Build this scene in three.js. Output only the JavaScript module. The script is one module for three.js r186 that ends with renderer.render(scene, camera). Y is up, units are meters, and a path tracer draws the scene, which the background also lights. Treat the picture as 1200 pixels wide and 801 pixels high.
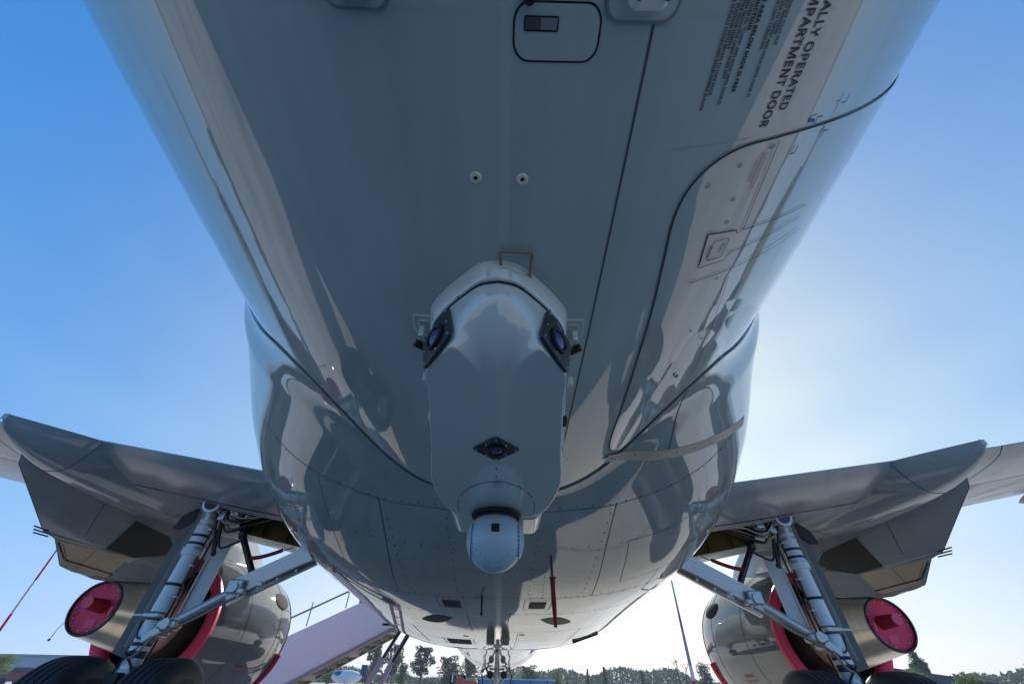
import * as THREE from 'three';
import { mergeGeometries, mergeVertices, toCreasedNormals } from 'three/addons/utils/BufferGeometryUtils.js';
import { RoundedBoxGeometry } from 'three/addons/geometries/RoundedBoxGeometry.js';

// ---------------------------------------------------------------- camera, sky, sun, exposure
// x = starboard, y = up, -z = towards the nose.  "f" below is a distance forward of the camera (z = -f).
const scene = new THREE.Scene();
const D2R = Math.PI / 180;
const camera = new THREE.PerspectiveCamera(2 * Math.atan(400.5 / 455) / D2R, 1024 / 683, 0.02, 6000);
camera.rotation.order = 'YXZ';
camera.position.set(0.035, 1.02, 0);
camera.rotation.set(41.24 * D2R, -0.88 * D2R, 1.08 * D2R);
const EXPOSURE = 2.15;
const SAZ = 14.5 * D2R; // sun ahead, a little to starboard
const SUN = new THREE.Vector3(Math.sin(SAZ) * Math.cos(26.5 * D2R), Math.sin(26.5 * D2R), -Math.cos(SAZ) * Math.cos(26.5 * D2R));
function skyColour(d) {
  const h = Math.max(0, d.y), c = d.dot(SUN);
  const k = (1 - h) ** 2, hz = (1 - h) ** 8, g = Math.exp(-(1 - c) * 4.5);
  return [0.006 + 0.11 * k + 0.08 * hz + (0.40 + 0.44 * hz) * g, 0.100 + 0.18 * k + 0.03 * hz + (0.34 + 0.18 * hz) * g, 0.31 + 0.19 * k + 0.10 * g];
}
{
  const w = 1024, h = 512, data = new Float32Array(w * h * 4), d = new THREE.Vector3();
  for (let j = 0; j < h; j++) for (let i = 0; i < w; i++) {
    const el = ((j + 0.5) / h - 0.5) * Math.PI, az = ((i + 0.5) / w - 0.5) * 2 * Math.PI;
    d.set(Math.cos(el) * Math.cos(az), Math.sin(el), Math.cos(el) * Math.sin(az));
    const c = skyColour(d), hz = 1 + 0.035 * (Math.sin(az * 7 + 3 * Math.sin(el * 9)) * Math.sin(el * 17 + 2 * Math.sin(az * 5)) + 0.6 * Math.sin(az * 19 + el * 31) * Math.sin(az * 11 - el * 23)) * Math.exp(-((el - 0.35) ** 2) / 0.12); c[0] *= 1 + (hz - 1) * 1.5; c[1] *= hz; data.set([c[0], c[1], c[2], 1], (j * w + i) * 4);
  }
  const t = new THREE.DataTexture(data, w, h, THREE.RGBAFormat, THREE.FloatType);
  t.mapping = THREE.EquirectangularReflectionMapping; t.magFilter = THREE.LinearFilter; t.minFilter = THREE.LinearFilter; t.needsUpdate = true;
  scene.background = t; scene.environment = t;
}
const sun = new THREE.DirectionalLight(new THREE.Color(1, 0.95, 0.87), 3.3);
sun.position.copy(SUN).multiplyScalar(120); sun.castShadow = true; sun.shadow.mapSize.set(4096, 4096);
Object.assign(sun.shadow.camera, { left: -45, right: 45, top: 45, bottom: -45, near: 1, far: 300 });
scene.add(sun, sun.target);
const renderer = new THREE.WebGLRenderer({ antialias: true });
renderer.setSize(1024, 683);
renderer.toneMapping = THREE.LinearToneMapping; renderer.toneMappingExposure = EXPOSURE;
renderer.shadowMap.enabled = true;

// ---------------------------------------------------------------- helpers
let seed = 7;
const rnd = () => { seed = (seed + 0x6d2b79f5) | 0; let t = Math.imul(seed ^ (seed >>> 15), 1 | seed); t = (t + Math.imul(t ^ (t >>> 7), 61 | t)) ^ t; return ((t ^ (t >>> 14)) >>> 0) / 4294967296; };
const rr = (a, b) => a + (b - a) * rnd();
const V = (x, y, f) => new THREE.Vector3(x, y, -f);
const used = {};
function numbered(n) { used[n] = (used[n] || 0) + 1; return used[n] === 1 ? n : n + '_' + String(used[n] - 1).padStart(3, '0'); }
function mesh(name, geo, mat, parent) {
  const m = new THREE.Mesh(Array.isArray(geo) ? merge(geo) : geo, mat);
  m.castShadow = m.receiveShadow = true; m.name = parent ? name : numbered(name);
  (parent || scene).add(m); return m;
}
function merge(list) {
  return mergeGeometries(list.map((g) => { const q = g.index ? g.toNonIndexed() : g.clone(); for (const k of Object.keys(q.attributes)) if (!['position', 'normal', 'uv'].includes(k)) q.deleteAttribute(k); return q; }), false);
}
function thing(name, label, category, pos = V(0, 0, 0), group) {
  const o = new THREE.Group(); o.name = numbered(name); o.position.copy(pos); scene.add(o);
  o.userData = { label, category }; if (group) o.userData.group = group; return o;
}
function tag(o, label, category, group) { o.userData = { ...o.userData, label, category }; if (group) o.userData.group = group; return o; }
const stuff = (o) => { o.userData.kind = 'stuff'; return o; };
// surface from fn(u, v) -> Vector3 ; outward(p) gives the way the face should look
function grid(fn, nu, nv, outward, uvs = 1, closeU = false) {
  const pos = [], uv = [], idx = [];
  for (let j = 0; j <= nv; j++) for (let i = 0; i <= nu; i++) { const p = fn(i / nu, j / nv); pos.push(p.x, p.y, p.z); uv.push(i / nu * uvs, j / nv * uvs); }
  for (let j = 0; j < nv; j++) for (let i = 0; i < nu; i++) { const a = j * (nu + 1) + i, b = a + 1, c = a + nu + 1, d = c + 1; idx.push(a, b, d, a, d, c); }
  const g = new THREE.BufferGeometry();
  g.setAttribute('position', new THREE.Float32BufferAttribute(pos, 3)); g.setAttribute('uv', new THREE.Float32BufferAttribute(uv, 2)); g.setIndex(idx);
  g.computeVertexNormals();
  const n = g.attributes.normal; let s = 0; const p = new THREE.Vector3(), q = new THREE.Vector3();
  if (outward) for (let i = 0; i < n.count; i += 7) { p.fromBufferAttribute(g.attributes.position, i); q.fromBufferAttribute(n, i); s += q.dot(outward(p)); }
  if (s < 0) { for (let i = 0; i < idx.length; i += 3) { const t = idx[i]; idx[i] = idx[i + 1]; idx[i + 1] = t; } g.setIndex(idx); g.computeVertexNormals(); }
  if (closeU) for (let j = 0; j <= nv; j++) { const a = j * (nu + 1), b = a + nu; p.fromBufferAttribute(g.attributes.normal, a); q.fromBufferAttribute(g.attributes.normal, b); p.add(q).normalize(); g.attributes.normal.setXYZ(a, p.x, p.y, p.z); g.attributes.normal.setXYZ(b, p.x, p.y, p.z); }
  return g;
}
function uvPlanar(g, s = 1) { // uv in metres from x and z
  const p = g.attributes.position, u = new Float32Array(p.count * 2);
  for (let i = 0; i < p.count; i++) { u[2 * i] = (p.getX(i) + p.getY(i) * 0.7) * s; u[2 * i + 1] = p.getZ(i) * s; }
  g.setAttribute('uv', new THREE.BufferAttribute(u, 2)); return g;
}
function interp(xs, ys) { // monotone-ish cubic through knots
  const m = xs.map((_, i) => { const a = Math.max(0, i - 1), b = Math.min(xs.length - 1, i + 1); return (ys[b] - ys[a]) / (xs[b] - xs[a]); });
  return (x) => {
    if (x <= xs[0]) return ys[0]; if (x >= xs[xs.length - 1]) return ys[ys.length - 1];
    let i = 0; while (x > xs[i + 1]) i++;
    const h = xs[i + 1] - xs[i], t = (x - xs[i]) / h;
    return (2 * t ** 3 - 3 * t * t + 1) * ys[i] + (t ** 3 - 2 * t * t + t) * h * m[i] + (3 * t * t - 2 * t ** 3) * ys[i + 1] + (t ** 3 - t * t) * h * m[i + 1];
  };
}
function linear(xs, ys) { return (x) => { if (x <= xs[0]) return ys[0]; for (let i = 0; i < xs.length - 1; i++) if (x <= xs[i + 1]) return ys[i] + (ys[i + 1] - ys[i]) * (x - xs[i]) / (xs[i + 1] - xs[i]); return ys[ys.length - 1]; }; }
const UP = new THREE.Vector3(0, 1, 0);
function orient(g, a, b) { // geometry along +y, of length 1, placed from a to b
  const d = b.clone().sub(a), L = d.length(); g.scale(1, L, 1); g.applyQuaternion(new THREE.Quaternion().setFromUnitVectors(UP, d.normalize())); g.translate((a.x + b.x) / 2, (a.y + b.y) / 2, (a.z + b.z) / 2); return g;
}
const rod = (a, b, r0, r1 = r0, n = 20) => orient(new THREE.CylinderGeometry(r1, r0, 1, n), a, b);
const hose = (pts, r, n = 40) => new THREE.TubeGeometry(new THREE.CatmullRomCurve3(pts), n, r, 8);
const bar = (a, b, w, d, roll = 0) => { const g = new RoundedBoxGeometry(w, 1, d, 2, 0.0); g.rotateY(roll); return orient(new THREE.BoxGeometry(w, 1, d).rotateY(roll), a, b); };
const ball = (p, r, n = 16) => new THREE.SphereGeometry(r, n, n / 2 + 2).translate(p.x, p.y, p.z);
const box = (w, h, d, p) => new THREE.BoxGeometry(w, h, d).translate(p.x, p.y, p.z);
const rbox = (w, h, d, r, p) => new RoundedBoxGeometry(w, h, d, 3, r).translate(p.x, p.y, p.z);
// polygon with thickness: pts in 3-D (planar), pushed along n by t
function slab(pts, t) {
  const n = pts[1].clone().sub(pts[0]).cross(pts[2].clone().sub(pts[0])).normalize();
  const o = pts[0], ex = pts[1].clone().sub(o).normalize(), ey = n.clone().cross(ex);
  const s = new THREE.Shape(pts.map((p) => { const q = p.clone().sub(o); return new THREE.Vector2(q.dot(ex), q.dot(ey)); }));
  const g = new THREE.ExtrudeGeometry(s, { depth: Math.abs(t), bevelEnabled: false });
  const m = new THREE.Matrix4().makeBasis(ex, ey, n); m.setPosition(o.clone().addScaledVector(n, t < 0 ? t : 0));
  return g.applyMatrix4(m);
}
function lathe(profile, cx, cy, n = 96) { // profile [f, r] about an axis along z
  const pts = profile.map(([f, r]) => new THREE.Vector2(Math.max(r, 1e-4), f));
  const g = new THREE.LatheGeometry(pts, n); g.rotateX(-Math.PI / 2); g.translate(cx, cy, 0); return g;
}
// noise textures
function fbm(w, h, oct, base, sx = 1) {
  const out = new Float32Array(w * h);
  for (let o = 0, f = base, a = 1; o < oct; o++, f *= 2, a *= 0.5) {
    const fx = Math.max(1, Math.round(f * sx)), fy = f, g = new Float32Array(fx * fy); for (let i = 0; i < g.length; i++) g[i] = rnd();
    for (let y = 0; y < h; y++) for (let x = 0; x < w; x++) {
      const u = x / w * fx, v = y / h * fy, i = Math.floor(u), j = Math.floor(v); let s = u - i, t = v - j; s = s * s * (3 - 2 * s); t = t * t * (3 - 2 * t);
      const A = g[(j % fy) * fx + i % fx], B = g[(j % fy) * fx + (i + 1) % fx], C = g[((j + 1) % fy) * fx + i % fx], D = g[((j + 1) % fy) * fx + (i + 1) % fx];
      out[y * w + x] += a * ((A * (1 - s) + B * s) * (1 - t) + (C * (1 - s) + D * s) * t - 0.5);
    }
  }
  return out;
}
function tex(w, h, fn, srgb, rep = 1) {
  const d = new Uint8Array(w * h * 4);
  for (let i = 0; i < w * h; i++) { const c = fn(i, i % w, (i / w) | 0); for (let k = 0; k < 3; k++) d[4 * i + k] = Math.max(0, Math.min(255, 255 * (c.length ? c[k] : c))); d[4 * i + 3] = 255; }
  const t = new THREE.DataTexture(d, w, h); t.wrapS = t.wrapT = THREE.RepeatWrapping; t.magFilter = THREE.LinearFilter; t.minFilter = THREE.LinearMipmapLinearFilter; t.generateMipmaps = true;
  if (srgb) t.colorSpace = THREE.SRGBColorSpace; t.repeat.set(rep, rep); t.needsUpdate = true; return t;
}
const N512 = fbm(512, 512, 6, 6), N512b = fbm(512, 512, 4, 3), NSTR = fbm(512, 512, 5, 4, 8), NSTR2 = fbm(512, 512, 5, 32, 0.08);

// ---------------------------------------------------------------- materials
const C = (r, g, b) => new THREE.Color().setRGB(r, g, b);
const std = (c, rough, metal = 0, o = {}) => new THREE.MeshStandardMaterial({ color: c, roughness: rough, metalness: metal, ...o });
const lac = (c, rough, ior, o = {}) => new THREE.MeshPhysicalMaterial({ color: c, roughness: rough, ior, ...o });
const dirt = tex(512, 512, (i) => { const v = 0.94 + 0.07 * N512b[i] + 0.09 * N512[i] + 0.08 * NSTR[i]; return [v, v, v * 0.995]; }, false);
const wave = tex(512, 512, (i) => 0.5 + 0.45 * N512b[i], false);
const smudge = tex(512, 512, (i) => { const v = 0.30 + 0.5 * Math.max(0, N512[i] + N512b[i] * 0.6); return [v, v, v]; }, false);
const M = {
  paint: lac(C(0.50, 0.565, 0.535), 0.09, 2.0, { map: dirt, roughnessMap: smudge, bumpMap: wave, bumpScale: 0.0006 }),
  greyPaint: lac(C(0.37, 0.42, 0.455), 0.3, 1.8, { map: dirt, roughnessMap: smudge, bumpMap: wave, bumpScale: 0.0006 }),
  door: lac(C(0.505, 0.57, 0.54), 0.09, 2.0, { map: dirt, roughnessMap: smudge, bumpMap: wave, bumpScale: 0.001 }),
  fairing: lac(C(0.43, 0.485, 0.46), 0.1, 1.9, { map: dirt, roughnessMap: smudge, bumpMap: wave, bumpScale: 0.001 }),
  pod: lac(C(0.62, 0.69, 0.65), 0.08, 2.2, { roughnessMap: smudge }),
  turret: lac(C(0.43, 0.54, 0.62), 0.35, 1.6),
  wing: lac(C(0.38, 0.425, 0.455), 1.0, 1.6, { map: dirt, roughnessMap: smudge }),
  wingShine: lac(C(0.35, 0.395, 0.425), 0.6, 1.7, { map: dirt, roughnessMap: smudge }),
  cowl: lac(C(0.15, 0.165, 0.18), 0.08, 2.4, { map: dirt, roughnessMap: smudge }),
  black: std(C(0.006, 0.007, 0.009), 0.6),
  seal: std(C(0.012, 0.014, 0.017), 0.7),
  joint: std(C(0.07, 0.082, 0.09), 0.6),
  faint2: lac(C(0.44, 0.50, 0.47), 0.3, 1.8), faint: std(C(0.24, 0.265, 0.27), 0.5),
  plate: lac(C(0.008, 0.016, 0.028), 0.25, 1.6),
  lens: lac(C(0.05, 0.07, 0.2), 0.03, 1.7),
  steel: std(C(0.42, 0.43, 0.44), 0.3, 0.9),
  bolt: std(C(0.6, 0.6, 0.58), 0.35, 0.8),
  titan: std(C(0.95, 0.89, 0.79), 0.25, 0.7, { map: tex(512, 512, (i) => { const a = NSTR2[i], b = N512b[i]; return [0.9 + 0.14 * a + 0.08 * b, 0.88 + 0.14 * a + 0.05 * b, 0.86 + 0.14 * a + 0.0 * b]; }, false) }),
  nozzleIn: std(C(0.05, 0.038, 0.03), 0.8),
  beige: std(C(0.75, 0.60, 0.46), 0.5, 0.2, { map: dirt }),
  brown: std(C(0.07, 0.062, 0.058), 0.5, 0.3, { map: dirt }),
  red: lac(C(0.90, 0.05, 0.15), 0.5, 1.5, { map: dirt, bumpMap: tex(512, 512, (i) => 0.5 + 0.5 * N512b[i] + 0.25 * N512[i], false, 2), bumpScale: 0.012 }),
  redDeep: std(C(0.34, 0.006, 0.03), 0.7),
  pink: std(C(0.85, 0.10, 0.22), 0.5),
  ribbon: std(C(0.27, 0.014, 0.02), 0.8),
  white: std(C(0.75, 0.75, 0.74), 0.5),
  gearWhite: lac(C(0.78, 0.83, 0.88), 0.25, 1.6),
  gearGrey: std(C(0.56, 0.57, 0.575), 0.3, 0.6, { map: dirt }),
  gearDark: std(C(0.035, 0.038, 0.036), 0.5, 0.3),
  doorIn: std(C(0.17, 0.18, 0.17), 0.45, 0.1, { map: dirt }),
  primer: std(C(0.15, 0.12, 0.022), 0.65, 0, { map: dirt }),
  rubber: std(C(0.032, 0.036, 0.042), 0.5, 0, { bumpMap: tex(256, 256, (i) => 0.5 + 0.5 * N512[i * 2 % 262144], false), bumpScale: 0.001 }),
  hose: std(C(0.012, 0.013, 0.014), 0.5),
  purple: std(C(0.10, 0.07, 0.22), 0.5), maroon: std(C(0.09, 0.03, 0.05), 0.5),
  copper: std(C(0.35, 0.24, 0.17), 0.5, 0.5),
  blueLabel: std(C(0.012, 0.025, 0.07), 0.4),
  tape: std(C(0.68, 0.55, 0.43), 0.55, 0.0, { map: dirt }),
  brass: std(C(0.92, 0.86, 0.68), 0.4, 0.2),
};

// ---------------------------------------------------------------- the ground
function sheet(name, w, d, x, y, f, mat, rep) {
  const g = new THREE.PlaneGeometry(w, d).rotateX(-Math.PI / 2); const uv = g.attributes.uv;
  for (let i = 0; i < uv.count; i++) uv.setXY(i, uv.getX(i) * w / rep, uv.getY(i) * d / rep);
  g.translate(x, y, -f); const m = mesh(name, g, mat); m.userData.kind = 'structure'; return m;
}
{
  const conc = tex(1024, 1024, (i, x, y) => {
    const k = ((y >> 1) * 512 + (x >> 1)); let v = 0.37 + 0.09 * N512[k] + 0.09 * N512b[k];
    const slabTone = [0.02, -0.03, 0.015, -0.01][((x >> 9) + 2 * (y >> 9)) % 4]; v += slabTone;
    if (x % 512 < 3 || y % 512 < 3) v *= 0.55;
    return [v, v * 0.955, v * 0.89];
  }, false);
  sheet('grass_field', 6000, 6000, 0, -0.06, 0, std(C(0.07, 0.10, 0.035), 0.95, 0, { map: tex(256, 256, (i, x, y) => { const v = 0.8 + 0.6 * N512[(y * 512 + x) * 2 % 262144]; return [v, v, v * 0.9]; }, false) }), 9);
  sheet('concrete_apron', 420, 260, 0, 0, 40, std(C(1, 1, 1), 0.85, 0, { map: conc }), 12);
  sheet('apron_centre_line', 0.15, 120, 0, 0.004, 20, std(C(0.75, 0.68, 0.5), 0.7, 0, {}), 1);
}

// ---------------------------------------------------------------- the airliner
const air = thing('airliner', 'grey twin engine airliner seen from under its rear belly', 'airliner');
const B0 = 2.03, SL = 0.04, KK = 0.015, ZS = 2.5, R0 = 1.975;
function fusSec(f) { // bottom and top of the body at f
  let yb = B0 - SL * f + KK * Math.max(0, ZS - f) ** 2, yt = B0 + 2 * R0 - SL * f;
  if (f > 15.6) { const t = Math.min(1, (f - 15.6) / 5.8), s = Math.sqrt(Math.max(0, 1 - t ** 2.3)), c = (yb + yt) / 2 - 0.35 * t; const h = R0 * s; yb = c - h; yt = c + h; }
  return [(yb + yt) / 2, (yt - yb) / 2];
}
function fus(deg, f, lift = 0) { const [c, r] = fusSec(f), a = deg * D2R; return V((r + lift) * Math.sin(a), c - (r + lift) * Math.cos(a), f); }
const axisOut = (p) => new THREE.Vector3(p.x, p.y - fusSec(-p.z)[0], 0);
{
  const zs = (v) => -12.3 + 33.69 * v;
  const g = grid((u, v) => fus(u * 360 - 180, zs(v)), 256, 260, axisOut, 1, true);
  const p = g.attributes.position, uv = g.attributes.uv;
  for (let i = 0; i < uv.count; i++) uv.setXY(i, uv.getX(i) * 6, -p.getZ(i) / 2.2);
  mesh('fuselage', g, M.paint, air);
}
const fuselage = air.children[0];
// patches, ribbons and outlines that lie on a curved skin given by S(a, f, lift)
function patch(S, a0, a1, f0, f1, lift, na = 16, nf = 16) {
  const g = grid((u, v) => S(a0 + (a1 - a0) * u, f0 + (f1 - f0) * v, lift), na, nf, axisOut); return g;
}
function ribbon(S, pts, w, lift) { // pts [a, f] ; constant width in metres
  const P = pts.map(([a, f]) => S(a, f, lift)), N = pts.map(([a, f]) => S(a, f, lift + 0.05).sub(S(a, f, lift)).normalize());
  const pos = [], idx = [], nor = [];
  P.forEach((p, i) => {
    const t = P[Math.min(P.length - 1, i + 1)].clone().sub(P[Math.max(0, i - 1)]).normalize(), s = t.cross(N[i]).normalize().multiplyScalar(w / 2);
    for (const k of [-1, 1]) { const q = p.clone().addScaledVector(s, k); pos.push(q.x, q.y, q.z); nor.push(N[i].x, N[i].y, N[i].z); }
    if (i) { const a = 2 * i - 2; idx.push(a, a + 1, a + 3, a, a + 3, a + 2); }
  });
  const g = new THREE.BufferGeometry(); g.setAttribute('position', new THREE.Float32BufferAttribute(pos, 3)); g.setAttribute('normal', new THREE.Float32BufferAttribute(nor, 3));
  g.setAttribute('uv', new THREE.Float32BufferAttribute(pos.flatMap((_, i) => i % 3 ? [] : [pos[i] * 2, pos[i + 2] * 2]), 2)); g.setIndex(idx); return g;
}
const dense = (pts, n = 12) => { const o = []; for (let i = 0; i < pts.length - 1; i++) for (let k = 0; k < n; k++) o.push(pts[i].map((x, j) => x + (pts[i + 1][j] - x) * k / n)); o.push(pts[pts.length - 1]); return o; };
const smooth = (pts, n = 80) => { const c = new THREE.CatmullRomCurve3(pts.map(([a, f]) => new THREE.Vector3(a * 0.0344, f, 0))); return c.getPoints(n).map((p) => [p.x / 0.0344, p.y]); };
function roundRect(a0, a1, f0, f1, ra, n = 8) { // outline in (deg, f); ra = corner radius in metres
  const k = 28.0, da = ra * k, o = []; // 1 m is about 28 degrees
  const corner = (ca, cf, s) => { for (let i = 0; i <= n; i++) { const t = s + i / n * Math.PI / 2; o.push([ca + da * Math.cos(t), cf + ra * Math.sin(t)]); } };
  corner(a1 - da, f1 - ra, 0); corner(a0 + da, f1 - ra, Math.PI / 2); corner(a0 + da, f0 + ra, Math.PI); corner(a1 - da, f0 + ra, 1.5 * Math.PI);
  o.push(o[0]); return dense(o, 4);
}
function fillLoop(S, loop, lift) { // a plate filling a loop of (deg, f)
  const ca = loop.reduce((s, p) => s + p[0], 0) / loop.length, cf = loop.reduce((s, p) => s + p[1], 0) / loop.length;
  return grid((u, v) => { const p = loop[Math.round(u * (loop.length - 1))]; return S(ca + (p[0] - ca) * v, cf + (p[1] - cf) * v, lift); }, loop.length - 1, 8, axisOut);
}
function dots(S, list, r, lift) { // small round fastener heads
  return list.map(([a, f]) => { const p = S(a, f, lift), n = S(a, f, lift + 0.05).sub(p).normalize(); return new THREE.CylinderGeometry(r * 0.8, r, 0.003, 8).applyQuaternion(new THREE.Quaternion().setFromUnitVectors(UP, n)).translate(p.x, p.y, p.z); });
}
const line = (a0, f0, a1, f1, n = 30) => Array.from({ length: n + 1 }, (_, i) => [a0 + (a1 - a0) * i / n, f0 + (f1 - f0) * i / n]);
// skin joints
mesh('skin_joint', ribbon(fus, line(10.05, -3, 10.3, 2.6, 80), 0.006, 0.0015), M.joint, fuselage);
mesh('skin_joint', ribbon(fus, line(-74, -2, -74, 3, 60), 0.005, 0.0012), M.joint, fuselage);
mesh('skin_joint', ribbon(fus, line(14, 0.445, 22, 0.437, 20), 0.0014, 0.0014), M.faint2, fuselage);
// the cargo door: outline, skin, inner lines and fittings
{
  const edge = smooth([[75, 0.43], [62, 0.425], [46.6, 0.428], [36.7, 0.434], [30, 0.439], [25.1, 0.446], [20.9, 0.46], [18.5, 0.497], [16.95, 0.56], [16.4, 0.65], [16.8, 0.80], [17.5, 1.03], [18.0, 1.35], [18.35, 1.65], [18.7, 2.0], [19.4, 2.12], [21, 2.15]], 160);
  const loop = smooth([[75, 0.433], [46.6, 0.432], [36.7, 0.438], [30, 0.443], [25.1, 0.450], [20.95, 0.464], [18.6, 0.50], [17.05, 0.562], [16.5, 0.65], [16.9, 0.80], [17.6, 1.03], [18.1, 1.35], [18.45, 1.65], [18.8, 2.0], [19.5, 2.11], [21, 2.14]], 120).concat([[75, 2.13], [75, 0.433]]);
  mesh('door_seal', ribbon(fus, edge, 0.006, 0.0045), M.black, fuselage);
  const d = mesh('cargo_door', fillLoop(fus, dense(loop, 2), 0.004), M.door, air);
  uvPlanar(d.geometry, 0.5); d.geometry.computeVertexNormals();
  { const n = d.geometry.attributes.normal, p = d.geometry.attributes.position, q = new THREE.Vector3(); for (let i = 0; i < n.count; i++) { q.fromBufferAttribute(p, i); const o = axisOut(q).normalize(); n.setXYZ(i, o.x, o.y, o.z); } }
  const L = (pts, w = 0.0028, mat = M.seal) => mesh('panel_line', ribbon(fus, dense(pts, 10), w, 0.0085), mat, d);
  L([[25.3, 0.455], [25.9, 0.745]]); L([[27.3, 0.96], [29.4, 1.30], [30.6, 1.62]]);
  const hand = [[21.1, 0.728], [24.9, 0.742], [25.2, 0.757], [25.9, 0.748], [34.5, 0.752], [35.2, 0.775], [35.2, 0.80], [25.4, 0.835], [25.0, 0.862], [21.6, 0.868], [21.1, 0.728]];
  const h = mesh('handle_panel', fillLoop(fus, dense([[21.2, 0.735], [24.9, 0.745], [24.95, 0.858], [21.7, 0.864], [21.2, 0.735]], 6), 0.0075), M.door, d);
  L(hand.slice(0, 4)); L([[25.9, 0.748], [37, 0.752]], 0.003); L([[37, 0.80], [25.4, 0.835], [25.0, 0.862], [21.6, 0.868], [21.1, 0.728]]);
  mesh('handle_flap', ribbon(fus, roundRect(22.3, 24.3, 0.765, 0.842, 0.01), 0.002, 0.011), M.seal, d);
  L([[21.1, 0.93], [22.5, 0.93], [33, 0.905], [40, 0.885]], 0.003);
  for (const [a, f] of [[21.7, 0.51], [18.9, 0.56], [23.0, 0.70], [22.6, 0.62], [27.4, 1.1], [25, 1.22], [28.1, 1.31], [24.2, 1.42], [29.5, 1.4], [24.7, 0.47], [25.4, 0.95]]) {
    const p = fus(a, f, 0.007); const r = new THREE.TorusGeometry(0.0065, 0.0009, 6, 16).applyQuaternion(new THREE.Quaternion().setFromUnitVectors(new THREE.Vector3(0, 0, 1), axisOut(p).normalize())).translate(p.x, p.y, p.z);
    mesh('latch_ring', r, M.faint, d);
  }
  mesh('latch_slot', dots(fus, [[26.6, 1.55]], 0.012, 0.008), M.black, d);
}
// lettering and small print
function decal(name, w, h, draw, a0, a1, f0, f1, lift, parent, opts = {}) { // canvas x runs forward (f0 to f1), canvas up runs to larger angle
  const cv = document.createElement('canvas'); cv.width = w; cv.height = h; const c = cv.getContext('2d'); c.fillStyle = '#000'; c.fillRect(0, 0, w, h); draw(c, w, h);
  const t = new THREE.CanvasTexture(cv);
  const g = grid((u, v) => fus(a0 + (a1 - a0) * v, f0 + (f1 - f0) * u, lift), 24, 24, axisOut);
  return mesh(name, g, std(opts.color || C(0.008, 0.009, 0.011), 0.5, 0, { alphaMap: t, transparent: true }), parent);
}
{
  const F0 = -0.32, F1 = 0.48, A0 = 14, A1 = 26, W = 2000, H = 860;
  const px = (f) => (f - F0) / (F1 - F0) * W, py = (a) => H - (a - A0) / (A1 - A0) * H;
  decal('door_lettering', W, H, (c) => {
    c.fillStyle = '#fff'; c.textAlign = 'right'; c.textBaseline = 'alphabetic';
    const T = (s, f, a, size, weight = '') => { c.font = weight + size + 'px sans-serif'; c.save(); c.translate(px(f), py(a)); c.fillText(s, 0, 0); c.strokeStyle = '#fff'; c.lineWidth = size > 60 ? 3 : 1.1; c.strokeText(s, 0, 0); c.restore(); };
    T('MANUALLY OPERATED', 0.375, 23.75, 82); T('CARGO COMPARTMENT DOOR', 0.412, 22.3, 82);
    T('1  PULL HANDLE FULLY OUT', 0.222, 20.35, 25); T('TURN TO "OPENED" POSITION', 0.20, 19.98, 25);
    T('2  SET SELECTOR LEVER TO "OPEN" AND HOLD UNTIL DOOR IS', 0.330, 19.6, 25); T('FULLY OPEN AND INDICATOR LIGHT COMES ON.', 0.230, 19.2, 25);
    T('CHECK THAT AREA BELOW DOOR IS FREE', 0.316, 17.95, 33, 'bold '); T('FROM OBSTRUCTION', 0.190, 17.45, 33, 'bold ');
    T('1  SET SELECTOR LEVER TO "CLOSE" AND HOLD UNTIL DOOR IS', 0.342, 17.02, 25); T('CLOSED AND GREEN INDICATOR LIGHT GOES OUT', 0.285, 16.65, 25);
    T('2  STOW OUTER DOOR HANDLE', 0.225, 16.28, 25); T('3  PUSH TO "CLOSED" POSITION INTO RECESS TO LOCK DOOR.', 0.322, 15.92, 25);
    T('4  CHECK DOOR IS FULLY CLOSED AND DOOR HANDLE IS FLUSH', 0.354, 15.55, 25);
  }, A0, A1, F0, F1, 0.0025, fuselage);
  decal('red_notice', 512, 128, (c) => { c.fillStyle = '#fff'; c.font = '34px sans-serif'; c.fillText('DO NOT OPERATE DOOR WHEN', 6, 36); c.fillText('WIND EXCEEDS 40 KNOTS', 6, 76); c.fillText('REFER TO MANUAL', 90, 116); }, 23.2, 24.6, 0.482, 0.60, 0.0085, air.children.find((o) => o.name === 'cargo_door'), { color: C(0.62, 0.04, 0.03) });
  decal('handle_print', 128, 128, (c) => { c.fillStyle = '#fff'; c.font = '26px sans-serif'; c.fillText('PULL', 30, 40); c.fillText('PUSH', 30, 110); }, 21.5, 24.4, 0.76, 0.85, 0.0105, air.children.find((o) => o.name === 'cargo_door'));
  for (const [a, f, s] of [[29.2, 0.405, 1], [32.2, 0.36, 2], [31.5, 0.455, 3], [27.6, 0.482, 4]])
    decal('corner_mark', 64, 64, (c) => { c.strokeStyle = '#fff'; c.lineWidth = 9; c.beginPath(); if (s % 2) { c.moveTo(10, 6); c.lineTo(10, 56); c.lineTo(56, 56); } else { c.moveTo(6, 10); c.lineTo(56, 10); c.lineTo(56, 56); } c.stroke(); }, a, a + 0.9, f, f + 0.028, 0.009, fuselage);
  decal('arrow_mark', 64, 64, (c) => { c.fillStyle = '#fff'; c.beginPath(); c.moveTo(4, 60); c.lineTo(60, 34); c.lineTo(40, 30); c.lineTo(60, 4); c.lineTo(22, 14); c.fill(); }, 28.4, 29.6, 0.408, 0.432, 0.004, fuselage, { color: C(0.01, 0.14, 0.42) });
}
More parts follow.
